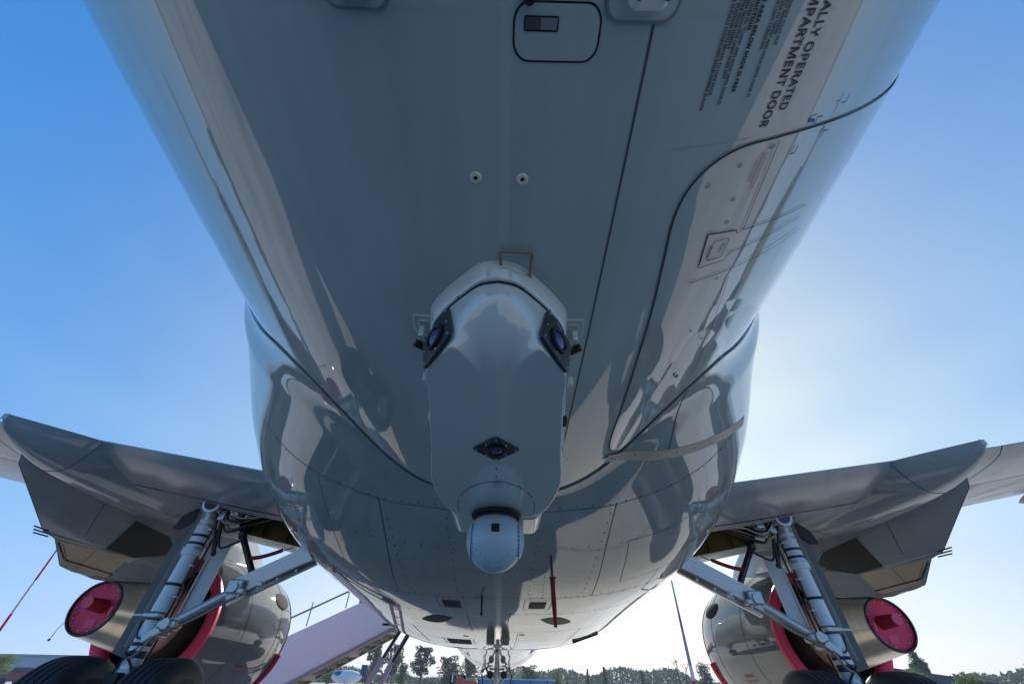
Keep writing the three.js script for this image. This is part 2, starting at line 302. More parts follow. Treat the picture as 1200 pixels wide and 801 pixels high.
// service hatch, antenna plates, drains
mesh('hatch_joint', ribbon(fus, roundRect(0.85, 6.55, 0.142, 0.245, 0.036), 0.0042, 0.0018), M.black, fuselage);
{
  const h = mesh('service_hatch', fillLoop(fus, roundRect(0.95, 6.45, 0.144, 0.243, 0.035), 0.003), M.paint, air); uvPlanar(h.geometry, 0.5);
  mesh('latch_recess', ribbon(fus, dense([[1.55, 0.166], [3.7, 0.166], [3.7, 0.19], [1.55, 0.19], [1.55, 0.166]], 6), 0.0032, 0.0055), M.black, h);
  mesh('latch_flap', patch(fus, 1.6, 2.6, 0.168, 0.188, 0.005), M.joint, h); mesh('latch_flap', patch(fus, 2.68, 3.65, 0.168, 0.188, 0.005), M.faint, h);
}
function antennaPlate(a0, a1, f0, f1, bw, bl, mat, name) {
  const loop = roundRect(a0, a1, f0, f1, 0.035); const p = mesh('antenna_base', fillLoop(fus, loop, 0.006), M.paint, air); uvPlanar(p.geometry, 0.5);
  mesh('base_edge', ribbon(fus, loop, 0.006, 0.0065), M.faint, p);
  const c = fus((a0 + a1) / 2, (f0 + f1) / 2 + 0.012, 0.03), q = axisOut(c).normalize();
  mesh(name, rbox(bw, 0.045, bl, 0.018, new THREE.Vector3()).applyQuaternion(new THREE.Quaternion().setFromUnitVectors(new THREE.Vector3(0, -1, 0), q)).translate(c.x, c.y, c.z), mat, p);
  return p;
}
{
  const p = antennaPlate(6.75, 11.6, -0.06, 0.172, 0.085, 0.165, M.white, 'antenna_box');
  for (const s of [-1, 1]) { const a = fus(9.15 + s * 0.9, 0.125, 0.054); mesh('antenna_cap', ball(a, 0.007), std(C(0.02, 0.25, 0.30), 0.4), p); }
  antennaPlate(-11.6, -7.2, -0.06, 0.168, 0.10, 0.17, M.plate, 'antenna_blister');
  mesh('drain_stub', rod(fus(1.75, 0.135, -0.01), fus(1.75, 0.135, 0.03), 0.012), M.seal, air);
}
for (const a of [-1.95, 1.85]) {
  const p = fus(a, 0.511, 0.002), q = axisOut(p).normalize(), rot = new THREE.Quaternion().setFromUnitVectors(UP, q);
  const d = mesh('drain_ring', new THREE.LatheGeometry([[0.006, 0], [0.006, 0.004], [0.013, 0.004], [0.0165, 0.001], [0.0165, -0.002]].map((v) => new THREE.Vector2(...v)), 32).applyQuaternion(rot).translate(p.x, p.y, p.z), M.brass, air);
  mesh('drain_hole', new THREE.CylinderGeometry(0.0065, 0.0065, 0.004, 20).applyQuaternion(rot).translate(p.x, p.y, p.z), M.black, d);
}
// ---------------------------------------------------------------- belly fairing
function spline(xs, ys) { // natural cubic, smooth in curvature
  const n = xs.length, h = xs.slice(1).map((x, i) => x - xs[i]), al = new Array(n).fill(0), l = new Array(n).fill(1), mu = new Array(n).fill(0), z = new Array(n).fill(0), c = new Array(n).fill(0);
  for (let i = 1; i < n - 1; i++) { al[i] = 3 * ((ys[i + 1] - ys[i]) / h[i] - (ys[i] - ys[i - 1]) / h[i - 1]); l[i] = 2 * (xs[i + 1] - xs[i - 1]) - h[i - 1] * mu[i - 1]; mu[i] = h[i] / l[i]; z[i] = (al[i] - h[i - 1] * z[i - 1]) / l[i]; }
  for (let i = n - 2; i >= 0; i--) c[i] = z[i] - mu[i] * c[i + 1];
  return (x) => { x = Math.max(xs[0], Math.min(xs[n - 1], x)); let i = 0; while (i < n - 2 && x > xs[i + 1]) i++; const d = x - xs[i], b = (ys[i + 1] - ys[i]) / h[i] - h[i] * (c[i + 1] + 2 * c[i]) / 3; return ys[i] + b * d + c[i] * d * d + (c[i + 1] - c[i]) / (3 * h[i]) * d ** 3; };
}
const FZ = [1.3, 2, 3, 4, 5.5, 7.5, 9.3, 10.3, 11.2, 12];
const fA = spline(FZ, [1.985, 2.165, 2.45, 2.644, 2.68, 2.637, 2.593, 2.403, 2.15, 1.9]);
const fB = spline(FZ, [-0.15, -0.02, 0.10, 0.205, 0.235, 0.219, 0.171, 0.092, -0.02, -0.1]);
const fN = spline(FZ, [2, 2.03, 2.34, 2.75, 2.98, 3.17, 3.24, 3.06, 2.5, 2]);
const fEdge = interp([0, 6, 12, 16, 20, 25, 30, 36.5, 43, 55, 90, 150], [2.60, 2.56, 2.47, 2.35, 2.17, 1.93, 1.76, 1.67, 1.72, 1.76, 1.78, 1.78]);
const spow = (x, e) => Math.sign(x) * Math.abs(x) ** e;
function fair(deg, f, lift = 0) {
  const t = deg * D2R, a = fA(f), n = fN(f), yc = B0 + R0 - SL * f, yb = B0 - SL * f - fB(f);
  let x, y;
  if (Math.abs(deg) <= 90) { x = a * spow(Math.sin(t), 2 / n); y = yc - (yc - yb) * Math.abs(Math.cos(t)) ** (2 / n); }
  else { x = a * Math.sin(t); y = yc - 1.25 * Math.cos(t); if (Math.abs(deg) > 130) x *= 0.96; }
  if (Math.abs(deg) <= 90) { const [c, r] = fusSec(f), d = Math.hypot(x, y - c), e = d - r - 0.012, t2 = Math.min(1, Math.max(0, (f - fEdge(Math.abs(deg))) / 1.5)), t1 = Math.min(1, t2 * 3.2 + 0.12), m = r + 0.010 + (e + Math.sqrt(e * e + 0.0006)) / 2 * (0.80 * t1 * t1 * (3 - 2 * t1) + 0.20 * t2 * t2 * (3 - 2 * t2)), s = m / d; x *= s; y = c + (y - c) * s; }
  if (lift) { const e = 0.25, p = fair(deg - e, f), q = fair(deg + e, f), w = fair(deg, f + 0.02), o = V(x, y, f), n2 = q.sub(p).cross(w.sub(o)).normalize(); if (n2.dot(axisOut(o)) < 0) n2.negate(); return o.addScaledVector(n2, lift); }
  return V(x, y, f);
}
const fairDeg = (x, f) => Math.sign(x) * Math.asin(Math.min(1, Math.abs(x) / fA(f)) ** (fN(f) / 2)) / D2R;
const fairS = (x, f, lift) => fair(fairDeg(x, f), f, lift); // addressed by x instead of angle
const fairing = (() => {
  const NU = 280, deg = (u) => { const s = 2 * u - 1; return 150 * (0.62 * s + 0.38 * s * Math.abs(s)); };
  const g = grid((u, v) => { const a = deg(u), e = fEdge(Math.abs(a)); return fair(a, e + (12 - e) * v * (0.6 + 0.4 * v)); }, NU, 200, axisOut);
  const p = g.attributes.position, uv = g.attributes.uv;
  for (let i = 0; i < uv.count; i++) uv.setXY(i, uv.getX(i) * 5, -p.getZ(i) / 2.2);
  const m = mesh('belly_fairing', g, M.fairing, air);
  const loop = Array.from({ length: 241 }, (_, i) => { const a = -90 + 0.75 * i; return [a, fEdge(Math.abs(a))]; });
  const lip = grid((u, v) => { const [a, f] = loop[Math.round(u * 240)], o = fair(a, f), c = fusSec(f)[0], q = new THREE.Vector3(o.x, o.y - c, 0).normalize(); return o.addScaledVector(q, -0.05 * v); }, 240, 2, axisOut);
  mesh('fairing_lip', lip, M.fairing, m);
  mesh('fairing_seal', ribbon(fus, loop.filter(([a]) => Math.abs(a) < 46).map(([a, f]) => { const o = fair(a, f), c = fusSec(f)[0]; return [Math.atan2(o.x, c - o.y) / D2R, f - 0.006]; }), 0.013, 0.003), M.black, m);
  return m;
})();
{
  const L = (x0, f0, x1, f1, w = 0.007, mat = M.joint) => mesh('panel_joint', ribbon(fairS, line(x0, f0, x1, f1, 40), w, 0.0015), mat, fairing);
  L(0.27, 2.76, 1.85, 2.70, 0.006); L(-1.85, 2.70, -0.27, 2.76, 0.006); L(-1.6, 4.42, 2.0, 4.42); L(0.83, 2.72, 0.92, 4.42); L(-0.83, 2.72, -0.95, 4.42);
  L(1.05, 3.35, 1.13, 4.1, 0.005); L(1.13, 4.1, 1.9, 4.0, 0.005); L(1.02, 3.3, 1.95, 3.25, 0.005); L(-1.9, 5.2, 1.9, 5.2, 0.006); L(-2.1, 6.6, 2.1, 6.6); L(-2.1, 7.6, 2.1, 7.6);
  L(0.15, 5.2, 0.12, 6.6, 0.009); L(-0.33, 5.4, -0.33, 6.6, 0.008); L(0.3, 6.6, 0.3, 9.2, 0.006); L(-1.15, 6.6, -1.15, 8.4, 0.012); L(1.15, 6.6, 1.15, 9, 0.006); L(-1.3, 2.72, -1.35, 3.9, 0.004); L(-1.75, 3.9, -1.35, 3.9, 0.004);
  L(-2.2, 8.8, 2.2, 8.8, 0.006);
  mesh('panel_joint', ribbon(fairS, line(1.04, 1.80, 1.10, 2.36, 16), 0.006, 0.002), M.seal, fairing);
  // repair tape round the starboard shoulder
  const tx = [0.5, 0.61, 0.76, 0.94, 1.13, 1.36, 1.58, 1.83, 2.02], tf = interp(tx, [2.2, 2.205, 2.235, 2.28, 2.35, 2.44, 2.53, 2.66, 2.78]), tp = []; for (let i = 0; i <= 60; i++) { const x = 0.66 + 1.36 * i / 60; tp.push([x, tf(x)]); }
  mesh('tape_strip', ribbon(fairS, tp, 0.085, 0.002), M.tape, fairing);
  for (const q of tp.filter((_, i) => i % 7 === 2)) mesh('tape_dot', dots(fairS, [q], 0.005, 0.003), M.joint, fairing);
  const F = []; // fastener heads
  for (let x = 0.32; x < 1.8; x += 0.115) for (const s of [-1, 1]) F.push([s * x, 2.72], [s * x, 4.39]);
  for (let x = 0.2; x < 1.9; x += 0.13) for (const s of [-1, 1]) F.push([s * x, 3.3], [s * x, 4.46], [s * x, 5.23]);
  for (let f = 2.85; f < 4.4; f += 0.13) F.push([0.81, f], [-0.81, f], [-0.36, f], [0.30, f], [-1.28, f]);
  for (let f = 3.6; f < 4.4; f += 0.1) F.push([0.22 + 0.05 * f, f]);
  for (let f = 6.7; f < 9; f += 0.2) F.push([0.34, f], [1.1, f], [-1.1, f]);
  stuff(mesh('fastener_row', dots(fairS, F, 0.0065, 0.0005), M.seal, fairing));
  // outlets and scoops
  const quad = (name, pts, mat, lift = 0.003) => { const c = pts.reduce((s, p) => [s[0] + p[0] / pts.length, s[1] + p[1] / pts.length], [0, 0]); const lp = dense([...pts, pts[0]], 8); const g = grid((u, v) => { const p = lp[Math.round(u * (lp.length - 1))]; return fairS(c[0] + (p[0] - c[0]) * v, c[1] + (p[1] - c[1]) * v, lift); }, lp.length - 1, 4, axisOut); return mesh(name, g, mat, fairing); };
  const vent = (x0, x1, f0, f1, mat) => { const v = quad('vent', [[x0, f0], [x1, f0], [x1, f1], [x0, f1]], mat, 0.004); mesh('vent_frame', ribbon(fairS, dense([[x0 - .05, f0 - .07], [x1 + .05, f0 - .07], [x1 + .05, f1 + .07], [x0 - .05, f1 + .07], [x0 - .05, f0 - .07]], 6), 0.008, 0.0025), M.faint, fairing); return v; };
  vent(-0.54, -0.36, 4.58, 4.88, M.black); vent(0.33, 0.50, 4.58, 4.86, std(C(0.05, 0.042, 0.038), 0.7)); vent(-0.78, -0.41, 7.62, 8.25, M.black);
  const arc = (x, s, k) => Array.from({ length: 13 }, (_, i) => { const t = i / 12; return [x + s * (t - 0.5) * 0.40, 5.72 + (k ? 1 : -1) * 0.26 * Math.sin(Math.PI * t) ** 0.8 - s * 0.0 + (0.5 - t) * 0.30]; });
  for (const s of [-1, 1]) { const w = quad('air_scoop', [...arc(s * 0.72, -s, false), ...arc(s * 0.72, -s, true).reverse()].map(([x, f]) => [x, f]), std(C(0.045, 0.045, 0.045), 0.6, 0, {}), 0.004); mesh('scoop_lip', ribbon(fairS, arc(s * 0.72, -s, true), 0.02, 0.006), M.fairing, fairing); }
  mesh('vent', dots(fairS, [[0.36, 6.9], [-0.45, 7.15]], 0.05, 0.002), M.black, fairing);
  quad('access_plate', [[0.06, 7.2], [0.2, 7.2], [0.2, 7.9], [0.06, 7.9]], M.joint, 0.002);
  const a = fairS(-0.13, 4.35, 0), b = a.clone().add(V(-0.0, -0.1, 0.05));
  mesh('drain_mast', [slab([a.clone().add(V(0, .02, -.06)), a.clone().add(V(0, .02, .10)), V(a.x, a.y - 0.13, 4.52), V(a.x, a.y - 0.13, 4.45)], 0.014), rod(V(a.x - .007, a.y - .13, 4.44), V(a.x - .007, a.y - .13, 4.55), 0.012)], M.seal, air);
  const e0 = fairS(1.3, 8.3, 0.0), e1 = fairS(1.7, 8.1, 0.0);
  mesh('outlet_lip', bar(e0, e1, 0.035, 0.10), M.plate, fairing);
}

// ---------------------------------------------------------------- wings
const wTE = linear([0, 6.2, 17], [4.3, 4.3, 2.6]), wLE = linear([0, 17], [12.1, 3.75]);
const yTE = (x) => 2.75 + 0.155 * (x - 2.63), yLE = (x) => 3.14 + 0.135 * (x - 4.6);
const thick = linear([0, 3, 6.4, 17], [1, 0.95, 0.62, 0.22]);
function wing(x, c, upper) { // c: 0 trailing edge .. 1 leading edge
  const f = wTE(x) + (wLE(x) - wTE(x)) * c, y0 = yTE(x) + (yLE(x) - yTE(x)) * c;
  const b = Math.sin(Math.PI * Math.min(1, c) ** 0.62) ** 0.9 * 0.36 * thick(x), k = Math.sqrt(Math.max(0, 1 - ((c - 0.88) / 0.12) ** 2));
  return upper ? [f, y0 + 0.03 * c + (c < 0.88 ? 0.62 * Math.sin(Math.PI / 2 * Math.min(1, c / 0.7)) : 0.62 * k) * thick(x) + 0.012] : [f, y0 - b];
}
const BAY = { x0: 2.2, x1: 3.86, f0: 5.22, f1: 6.55 };
const lowY = (x, f) => wing(x, (f - wTE(x)) / (wLE(x) - wTE(x)), false)[1];
for (const s of [-1, 1]) {
  const P = (x, f, y) => V(s * x, y, f), out = () => new THREE.Vector3(0, -1, 0);
  // fixed lower skin, with the opening of the gear bay left out
  const strip = (x0, x1, c0, c1, nu, nv) => grid((u, v) => { const x = x0 + (x1 - x0) * u, a = typeof c0 === 'function' ? c0(x) : c0, b = typeof c1 === 'function' ? c1(x) : c1, c = a + (b - a) * v, [f, y] = wing(x, c, false); return P(x, f, y); }, nu, nv, out);
  const cOf = (f) => (x) => (f - wTE(x)) / (wLE(x) - wTE(x));
  const fl = cOf(5.065), f0 = cOf(BAY.f0), f1 = cOf(BAY.f1);
  const parts = [strip(1.5, BAY.x0, fl, f1, 4, 10), strip(BAY.x0, BAY.x1, fl, f0, 8, 2), strip(BAY.x1, 6.2, fl, f1, 12, 12), strip(1.5, 6.2, f1, 1, 30, 40), strip(6.2, 17, (x) => 0.2, 1, 40, 40)];
  const top = grid((u, v) => { const x = 1.5 + 15.5 * u, [f, y] = wing(x, v, true); return P(x, f, y); }, 50, 50, () => UP);
  const tip = grid((u, v) => { const c = u, a = wing(17, c, false), b = wing(17, c, true); return P(17, a[0], a[1] + (b[1] - a[1]) * v); }, 30, 2, () => new THREE.Vector3(s, 0, 0));
  const w = mesh('wing', uvPlanar(merge([...parts, top, tip]), 0.4), M.wing, air);
  // flaps
  const flap = (x0, x1, fe, mat) => { const lo = strip(x0, x1, 0, fe, 40, 10), te = grid((u, v) => { const x = x0 + (x1 - x0) * u, a = wing(x, 0, false), b = wing(x, 0, true); return P(x, a[0], a[1] + (b[1] - a[1]) * v); }, 30, 1, () => new THREE.Vector3(0, 0, 1)); return mesh('flap', uvPlanar(merge([lo, te]), 0.4), mat, w); };
  flap(1.5, 6.19, cOf(5.035), M.wingShine); flap(6.21, 17, () => 0.195, M.wingShine);
  mesh('flap_shroud', [grid((u, v) => { const x = 1.5 + 4.7 * u; return P(x, 5.0 + 0.1 * v, lowY(x, 5.05) + 0.03); }, 30, 1, out), grid((u, v) => { const x = 6.2 + 10.8 * u, [f, y] = wing(x, 0.19 + 0.02 * v, false); return P(x, f, y + 0.03); }, 30, 1, out)], M.black, w);
  // gear bay: roof, walls with yellow-green primer, ribs and pipes
  const yr = (x) => lowY(x, 5.9) + 0.34, B = BAY;
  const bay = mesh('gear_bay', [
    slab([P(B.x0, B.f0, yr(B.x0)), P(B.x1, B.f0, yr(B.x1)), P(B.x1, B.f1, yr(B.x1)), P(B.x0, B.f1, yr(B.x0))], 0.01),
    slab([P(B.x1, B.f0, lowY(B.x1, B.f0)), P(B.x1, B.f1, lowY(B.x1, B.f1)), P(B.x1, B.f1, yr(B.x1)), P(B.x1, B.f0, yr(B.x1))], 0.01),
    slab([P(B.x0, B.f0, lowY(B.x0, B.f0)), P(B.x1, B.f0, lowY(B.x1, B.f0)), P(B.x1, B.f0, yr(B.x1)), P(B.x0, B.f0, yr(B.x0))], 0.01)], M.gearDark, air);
  mesh('bay_wall', slab([P(B.x0, B.f1, lowY(B.x0, B.f1)), P(B.x1, B.f1, lowY(B.x1, B.f1)), P(B.x1, B.f1, yr(B.x1)), P(B.x0, B.f1, yr(B.x0))], 0.012), M.primer, bay);
  for (let i = 0; i < 4; i++) { const x = B.x0 + 0.25 + 0.4 * i, y = lowY(x, B.f1); mesh('bay_rib', bar(P(x, B.f1 - 0.03, y + 0.01), P(x, B.f1 - 0.03, yr(x)), 0.03, 0.05), M.primer, bay); }
  mesh('bay_pipe', [0, 1, 2].map((i) => hose([P(B.x0, B.f1 - 0.08 - 0.12 * i, 2.72 + 0.05 * i), P(2.9, B.f1 - 0.1 - 0.2 * i, 2.86 + 0.03 * i), P(3.5, 5.8 - 0.1 * i, 2.95)], 0.014)), M.steel, bay);
  mesh('bay_duct', [rod(P(2.9, 5.55, 2.74), P(3.55, 5.6, 2.82), 0.05), ball(P(3.2, 5.7, 2.78), 0.07), rod(P(3.3, 5.4, 2.7), P(3.3, 6.2, 2.84), 0.03)], M.gearDark, bay);
  // inboard flap track fairing
  const K = [3.56, 3.62, 3.9, 4.3, 5.0, 5.7, 6.5, 7.3, 8.2];
  const fc = interp(K, [4.98, 4.98, 4.98, 4.99, 5.0, 5.0, 5.0, 5.0, 5.0]), fb = interp(K, [2.93, 2.86, 2.765, 2.71, 2.69, 2.70, 2.76, 2.86, 3.0]), fw = interp(K, [0.03, 0.06, 0.19, 0.33, 0.40, 0.41, 0.36, 0.26, 0.08]);
  const ft = (f) => f < 4.3 ? 2.985 + (f - 3.56) * 0.19 : lowY(5, f) + 0.006 + 0.08 * Math.min(1, (f - 4.3) / 0.6);
  const g = grid((u, v) => { const f = 3.56 + 4.64 * v ** 1.4, t = (u - 0.5) * Math.PI, k = Math.abs(Math.cos(t)) ** 0.62, x = fc(f) + fw(f) * spow(Math.sin(t), 0.62) * (1 - 0.42 * k), tp = ft(f) + 0.155 * (x - 5); return P(x, f, tp - (tp - fb(f)) * k); }, 48, 90, (p) => new THREE.Vector3(p.x - s * 5, p.y - 3.0, 0));
  const lid = grid((u, v) => { const f = 3.56 + 0.76 * v; const x = fc(f) + fw(f) * (2 * u - 1); return P(x, f, ft(f) + 0.155 * (x - 5)); }, 8, 12, () => UP);
  const cap = slab([P(4.95, 3.56, 2.985), P(5.01, 3.56, 2.985), P(5.01, 3.56, 2.925), P(4.95, 3.56, 2.925)], 0.004);
  const tf = mesh('flap_track_fairing', uvPlanar(merge([g, lid, cap]), 0.5), M.greyPaint, air);
  const seamAt = (f) => { const o = []; for (let i = 0; i <= 30; i++) { const t = -Math.PI / 2 + Math.PI * i / 30; const k = Math.abs(Math.cos(t)) ** 0.62, x = fc(f) + (fw(f) + 0.001) * spow(Math.sin(t), 0.62) * (1 - 0.42 * k), tp = ft(f) + 0.155 * (x - 5); o.push(P(x, f, tp - (tp - fb(f) + 0.001) * k)); } return new THREE.TubeGeometry(new THREE.CatmullRomCurve3(o), 60, 0.004, 5); };
  mesh('fairing_joint', [seamAt(4.32), seamAt(6.1)], M.joint, w);
  // outer track fairing, far out on the wing
  const g2 = grid((u, v) => { const f = 3.5 + 3.4 * v, t = u * Math.PI * 2, r = 0.2 * Math.sin(Math.PI * Math.min(1, v * 0.92 + 0.08)) ** 0.7; const x = 9.3; return P(x + r * Math.sin(t), f, yTE(x) - 0.16 - 0.05 * v + 1.5 * r * Math.cos(t)); }, 24, 40, (p) => new THREE.Vector3(p.x - s * 9.3, p.y - 3.7, 0));
  mesh('flap_track_fairing', uvPlanar(g2, 0.5), M.paint, w);
}
// tail surfaces (behind the camera, they shade the apron)
for (const s of [-1, 1]) mesh('tailplane', slab([V(s * 0.4, 5.2, -7.5), V(s * 6.2, 5.8, -10.6), V(s * 6.2, 5.8, -12.0), V(s * 0.4, 5.2, -11.2)], 0.18), M.paint, air);
mesh('tail_fin', slab([V(0, 6.2, -5.0), V(0, 11.9, -10.8), V(0, 11.9, -12.6), V(0, 6.3, -11.2)], 0.22), M.paint, air);

// ---------------------------------------------------------------- engines and pylons
const EX = 5.755, EY = 1.74;
for (const s of [-1, 1]) {
  const X = s * EX, P = (x, f, y) => V(s * x, y, f);
  const cowl = lathe([[8.36, 0.80], [8.30, 0.90], [8.305, 0.93], [8.5, 0.985], [8.9, 1.07], [9.4, 1.145], [9.9, 1.18], [10.35, 1.175], [10.7, 1.13], [10.95, 1.07], [11.08, 1.01], [11.12, 0.965], [11.08, 0.92], [10.9, 0.88], [10.4, 0.86]], X, EY, 128);
  const eng = mesh('engine', cowl, M.cowl, air);
  mesh('inlet_lip', lathe([[10.97, 1.074], [11.09, 1.018], [11.135, 0.965], [11.09, 0.915], [10.95, 0.885]], X, EY, 96), M.steel, eng);
  mesh('fan_duct', lathe([[8.36, 0.81], [9.2, 0.86], [9.3, 0.4], [8.6, 0.62]], X, EY), M.nozzleIn, eng);
  mesh('core_cowl', lathe([[9.1, 0.72], [8.6, 0.66], [8.3, 0.59], [8.1, 0.535]], X, EY), M.nozzleIn, eng);
  mesh('core_nozzle', lathe([[8.13, 0.53], [7.9, 0.50], [7.5, 0.437], [7.1, 0.372], [6.84, 0.333], [6.83, 0.328], [6.83, 0.316], [6.86, 0.312], [7.0, 0.315]], X, EY), M.titan, eng);
  mesh('nozzle_rim', lathe([[6.842, 0.336], [6.822, 0.331], [6.822, 0.303], [6.88, 0.303]], X, EY), M.plate, eng);
  const ring = (f, r) => new THREE.TorusGeometry(r, 0.0025, 6, 128).translate(X, EY, -f);
  mesh('cowl_joint', [ring(10.2, 1.179), ring(9.05, 1.098)], M.joint, eng);
  mesh('latch_line', [hose([8.4, 8.8, 9.3, 9.8, 10.2].map((f, i) => V(X - s * 0.55, EY - [0.80, 0.885, 0.97, 1.035, 1.05][i], f)), 0.004)], M.joint, eng);
  // cooling scoop on the inboard shoulder, red notice on the side
  { const a = 27 * D2R; const c = V(X - s * 1.175 * Math.cos(a), EY + 1.175 * Math.sin(a), 10.2), n = new THREE.Vector3(-s * Math.cos(a), Math.sin(a), 0);
    const g = new THREE.SphereGeometry(1, 24, 12).scale(0.16, 0.03, 0.34).applyQuaternion(new THREE.Quaternion().setFromUnitVectors(UP, n)).translate(c.x, c.y, c.z); mesh('cooling_scoop', g, std(C(0.025, 0.026, 0.028), 0.95), eng); }
  { const a = -32 * D2R, cv = document.createElement('canvas'); cv.width = 256; cv.height = 96; const c = cv.getContext('2d'); c.fillStyle = '#000'; c.fillRect(0, 0, 256, 96); c.fillStyle = '#fff'; c.font = 'bold 34px sans-serif'; c.fillText('CAUTION', 40, 36); c.font = '24px sans-serif'; c.fillText('LATCHES BELOW', 26, 70);
    const S = (u, v) => { const f = s < 0 ? 9.75 - 0.5 * u : 9.25 + 0.5 * u, t = a - 0.09 + 0.18 * v, r = 1.18 - 0.0; const rad = interp([8.9, 9.4, 9.9], [1.07, 1.145, 1.18])(f) + 0.004; return V(X - s * rad * Math.cos(t), EY + rad * Math.sin(t), f); };
    mesh('red_notice', grid(S, 12, 8, (p) => new THREE.Vector3(p.x - X, p.y - EY, 0)), std(C(0.45, 0.05, 0.05), 0.5, 0, { alphaMap: new THREE.CanvasTexture(cv), transparent: true }), eng); }
  // pylon
  const bot = linear([4.60, 5.42, 5.62, 5.93, 6.55, 7.3, 8.1, 8.6, 9.2, 10.1, 10.9], [2.90, 2.37, 2.34, 2.085, 2.045, 2.13, 2.26, 2.68, 2.84, 2.92, 2.86]), top = interp([4.60, 5.6, 7, 8.3, 9.4, 10.3, 10.7, 10.9], [2.99, 3.02, 3.05, 3.40, 3.45, 3.22, 3.02, 2.87]);
  const te = linear([2.045, 2.085, 2.34, 2.37, 2.90, 3.1], [6.3, 5.93, 5.62, 5.42, 4.60, 4.5]);
  const hT = (f, y) => { const k = Math.max(0, Math.min(1, (f - te(y)) / 2.0)), e = Math.max(0, Math.min(1, (10.92 - f) / 1.4)); return 0.006 + 0.185 * Math.sin(k * Math.PI / 2) * Math.sqrt(e); };
  const S2 = (f, y, lift = 0, k = -1) => P(EX + k * (hT(f, y) + lift), f, y);
  const FS = 6.3;
  const fac = [-1, 1].flatMap((k) => [grid((u, v) => { const y = 2.062 + (top(5.2) + 0.02 - 2.062) * v, f0 = te(y), f = f0 + (FS - f0) * u ** 1.5; return S2(f, y, 0, k); }, 60, 60, () => new THREE.Vector3(s * k, 0, 0)), grid((u, v) => { const f = FS + (10.9 - FS) * u, y = bot(f) + (top(f) - bot(f)) * v; return S2(f, y, 0, k); }, 110, 20, () => new THREE.Vector3(s * k, 0, 0))]);
  const under = grid((u, v) => { const f = 5.9 + 5.0 * u, y = bot(f); return P(EX + hT(f, y) * (2 * v - 1), f, y - 0.02 * Math.sin(Math.PI * v) * Math.min(1, hT(f, y) * 8)); }, 150, 6, () => new THREE.Vector3(0, -1, 0));
  const lid = grid((u, v) => { const f = 4.60 + 6.3 * u, y = top(f); return P(EX + hT(f, y) * (2 * v - 1), f, y); }, 150, 2, () => UP);
  const py = mesh('pylon', uvPlanar(merge([...fac, under, lid]), 0.6), M.greyPaint, air);
  const pl = (name, pts, mat, lift = 0.004) => { const c = pts.reduce((a, p) => [a[0] + p[0] / pts.length, a[1] + p[1] / pts.length], [0, 0]), lp = dense([...pts, pts[0]], 14); return mesh(name, uvPlanar(grid((u, v) => { const p = lp[Math.round(u * (lp.length - 1))]; return S2(c[0] + (p[0] - c[0]) * v, c[1] + (p[1] - c[1]) * v, lift); }, lp.length - 1, 10, () => new THREE.Vector3(-s, 0, 0)), 0.6), mat, py); };
  pl('heat_shield_panel', [[5.68, 2.325], [6.75, 2.36], [6.60, 2.075], [5.97, 2.10]], M.beige);
  pl('exhaust_panel', [[6.42, 2.80], [7.25, 2.78], [7.6, 2.60], [6.8, 2.37], [6.28, 2.375]], M.brown);
  pl('forward_panel', [[6.83, 2.35], [7.6, 2.57], [8.2, 2.50], [8.05, 2.27], [7.3, 2.15], [6.66, 2.075]], M.wing);
  pl('bright_panel', [[7.3, 2.56], [7.95, 2.78], [8.2, 2.62], [7.65, 2.45]], M.cowl, 0.008);
  { const p = S2(7.62, 2.58, 0.008); mesh('round_port', new THREE.CylinderGeometry(0.055, 0.055, 0.012, 24).rotateZ(Math.PI / 2).translate(p.x, p.y, p.z), M.joint, py); }
  for (const [a, b, c, d] of [[6.95, 2.36, 6.85, 2.79], [6.20, 2.33, 6.12, 2.09], [5.74, 2.31, 6.0, 2.12], [5.9, 2.45, 5.8, 2.85], [5.45, 2.36, 6.8, 2.365]]) mesh('panel_seam', bar(S2(a, b, 0.005), S2(c, d, 0.005), 0.004, 0.004), M.joint, py);
  const bolts = []; for (let i = 0; i < 24; i++) { const t = i / 23; bolts.push([5.93 + 0.72 * t, 2.155 - 0.03 * t], ...(i < 9 ? [[5.70 + 0.22 * i / 9, 2.30 - 0.15 * i / 9]] : [])); }
  stuff(mesh('fastener_row', bolts.map(([f, y]) => { const p = S2(f, y, 0.006); return new THREE.SphereGeometry(0.011, 6, 4).translate(p.x, p.y, p.z); }), M.seal, py));
  mesh('static_wick', [[0.0, 0.03], [0.03, -0.03], [0.06, 0.0]].map(([dx, dy], i) => rod(P(EX - 0.02 + dx, 5.46 + 0.05 * i, 2.385 - 0.02 * i), P(EX + 0.03 + dx, 5.30 + 0.05 * i, 2.40 - 0.025 * i), 0.008)), M.hose, py);
}

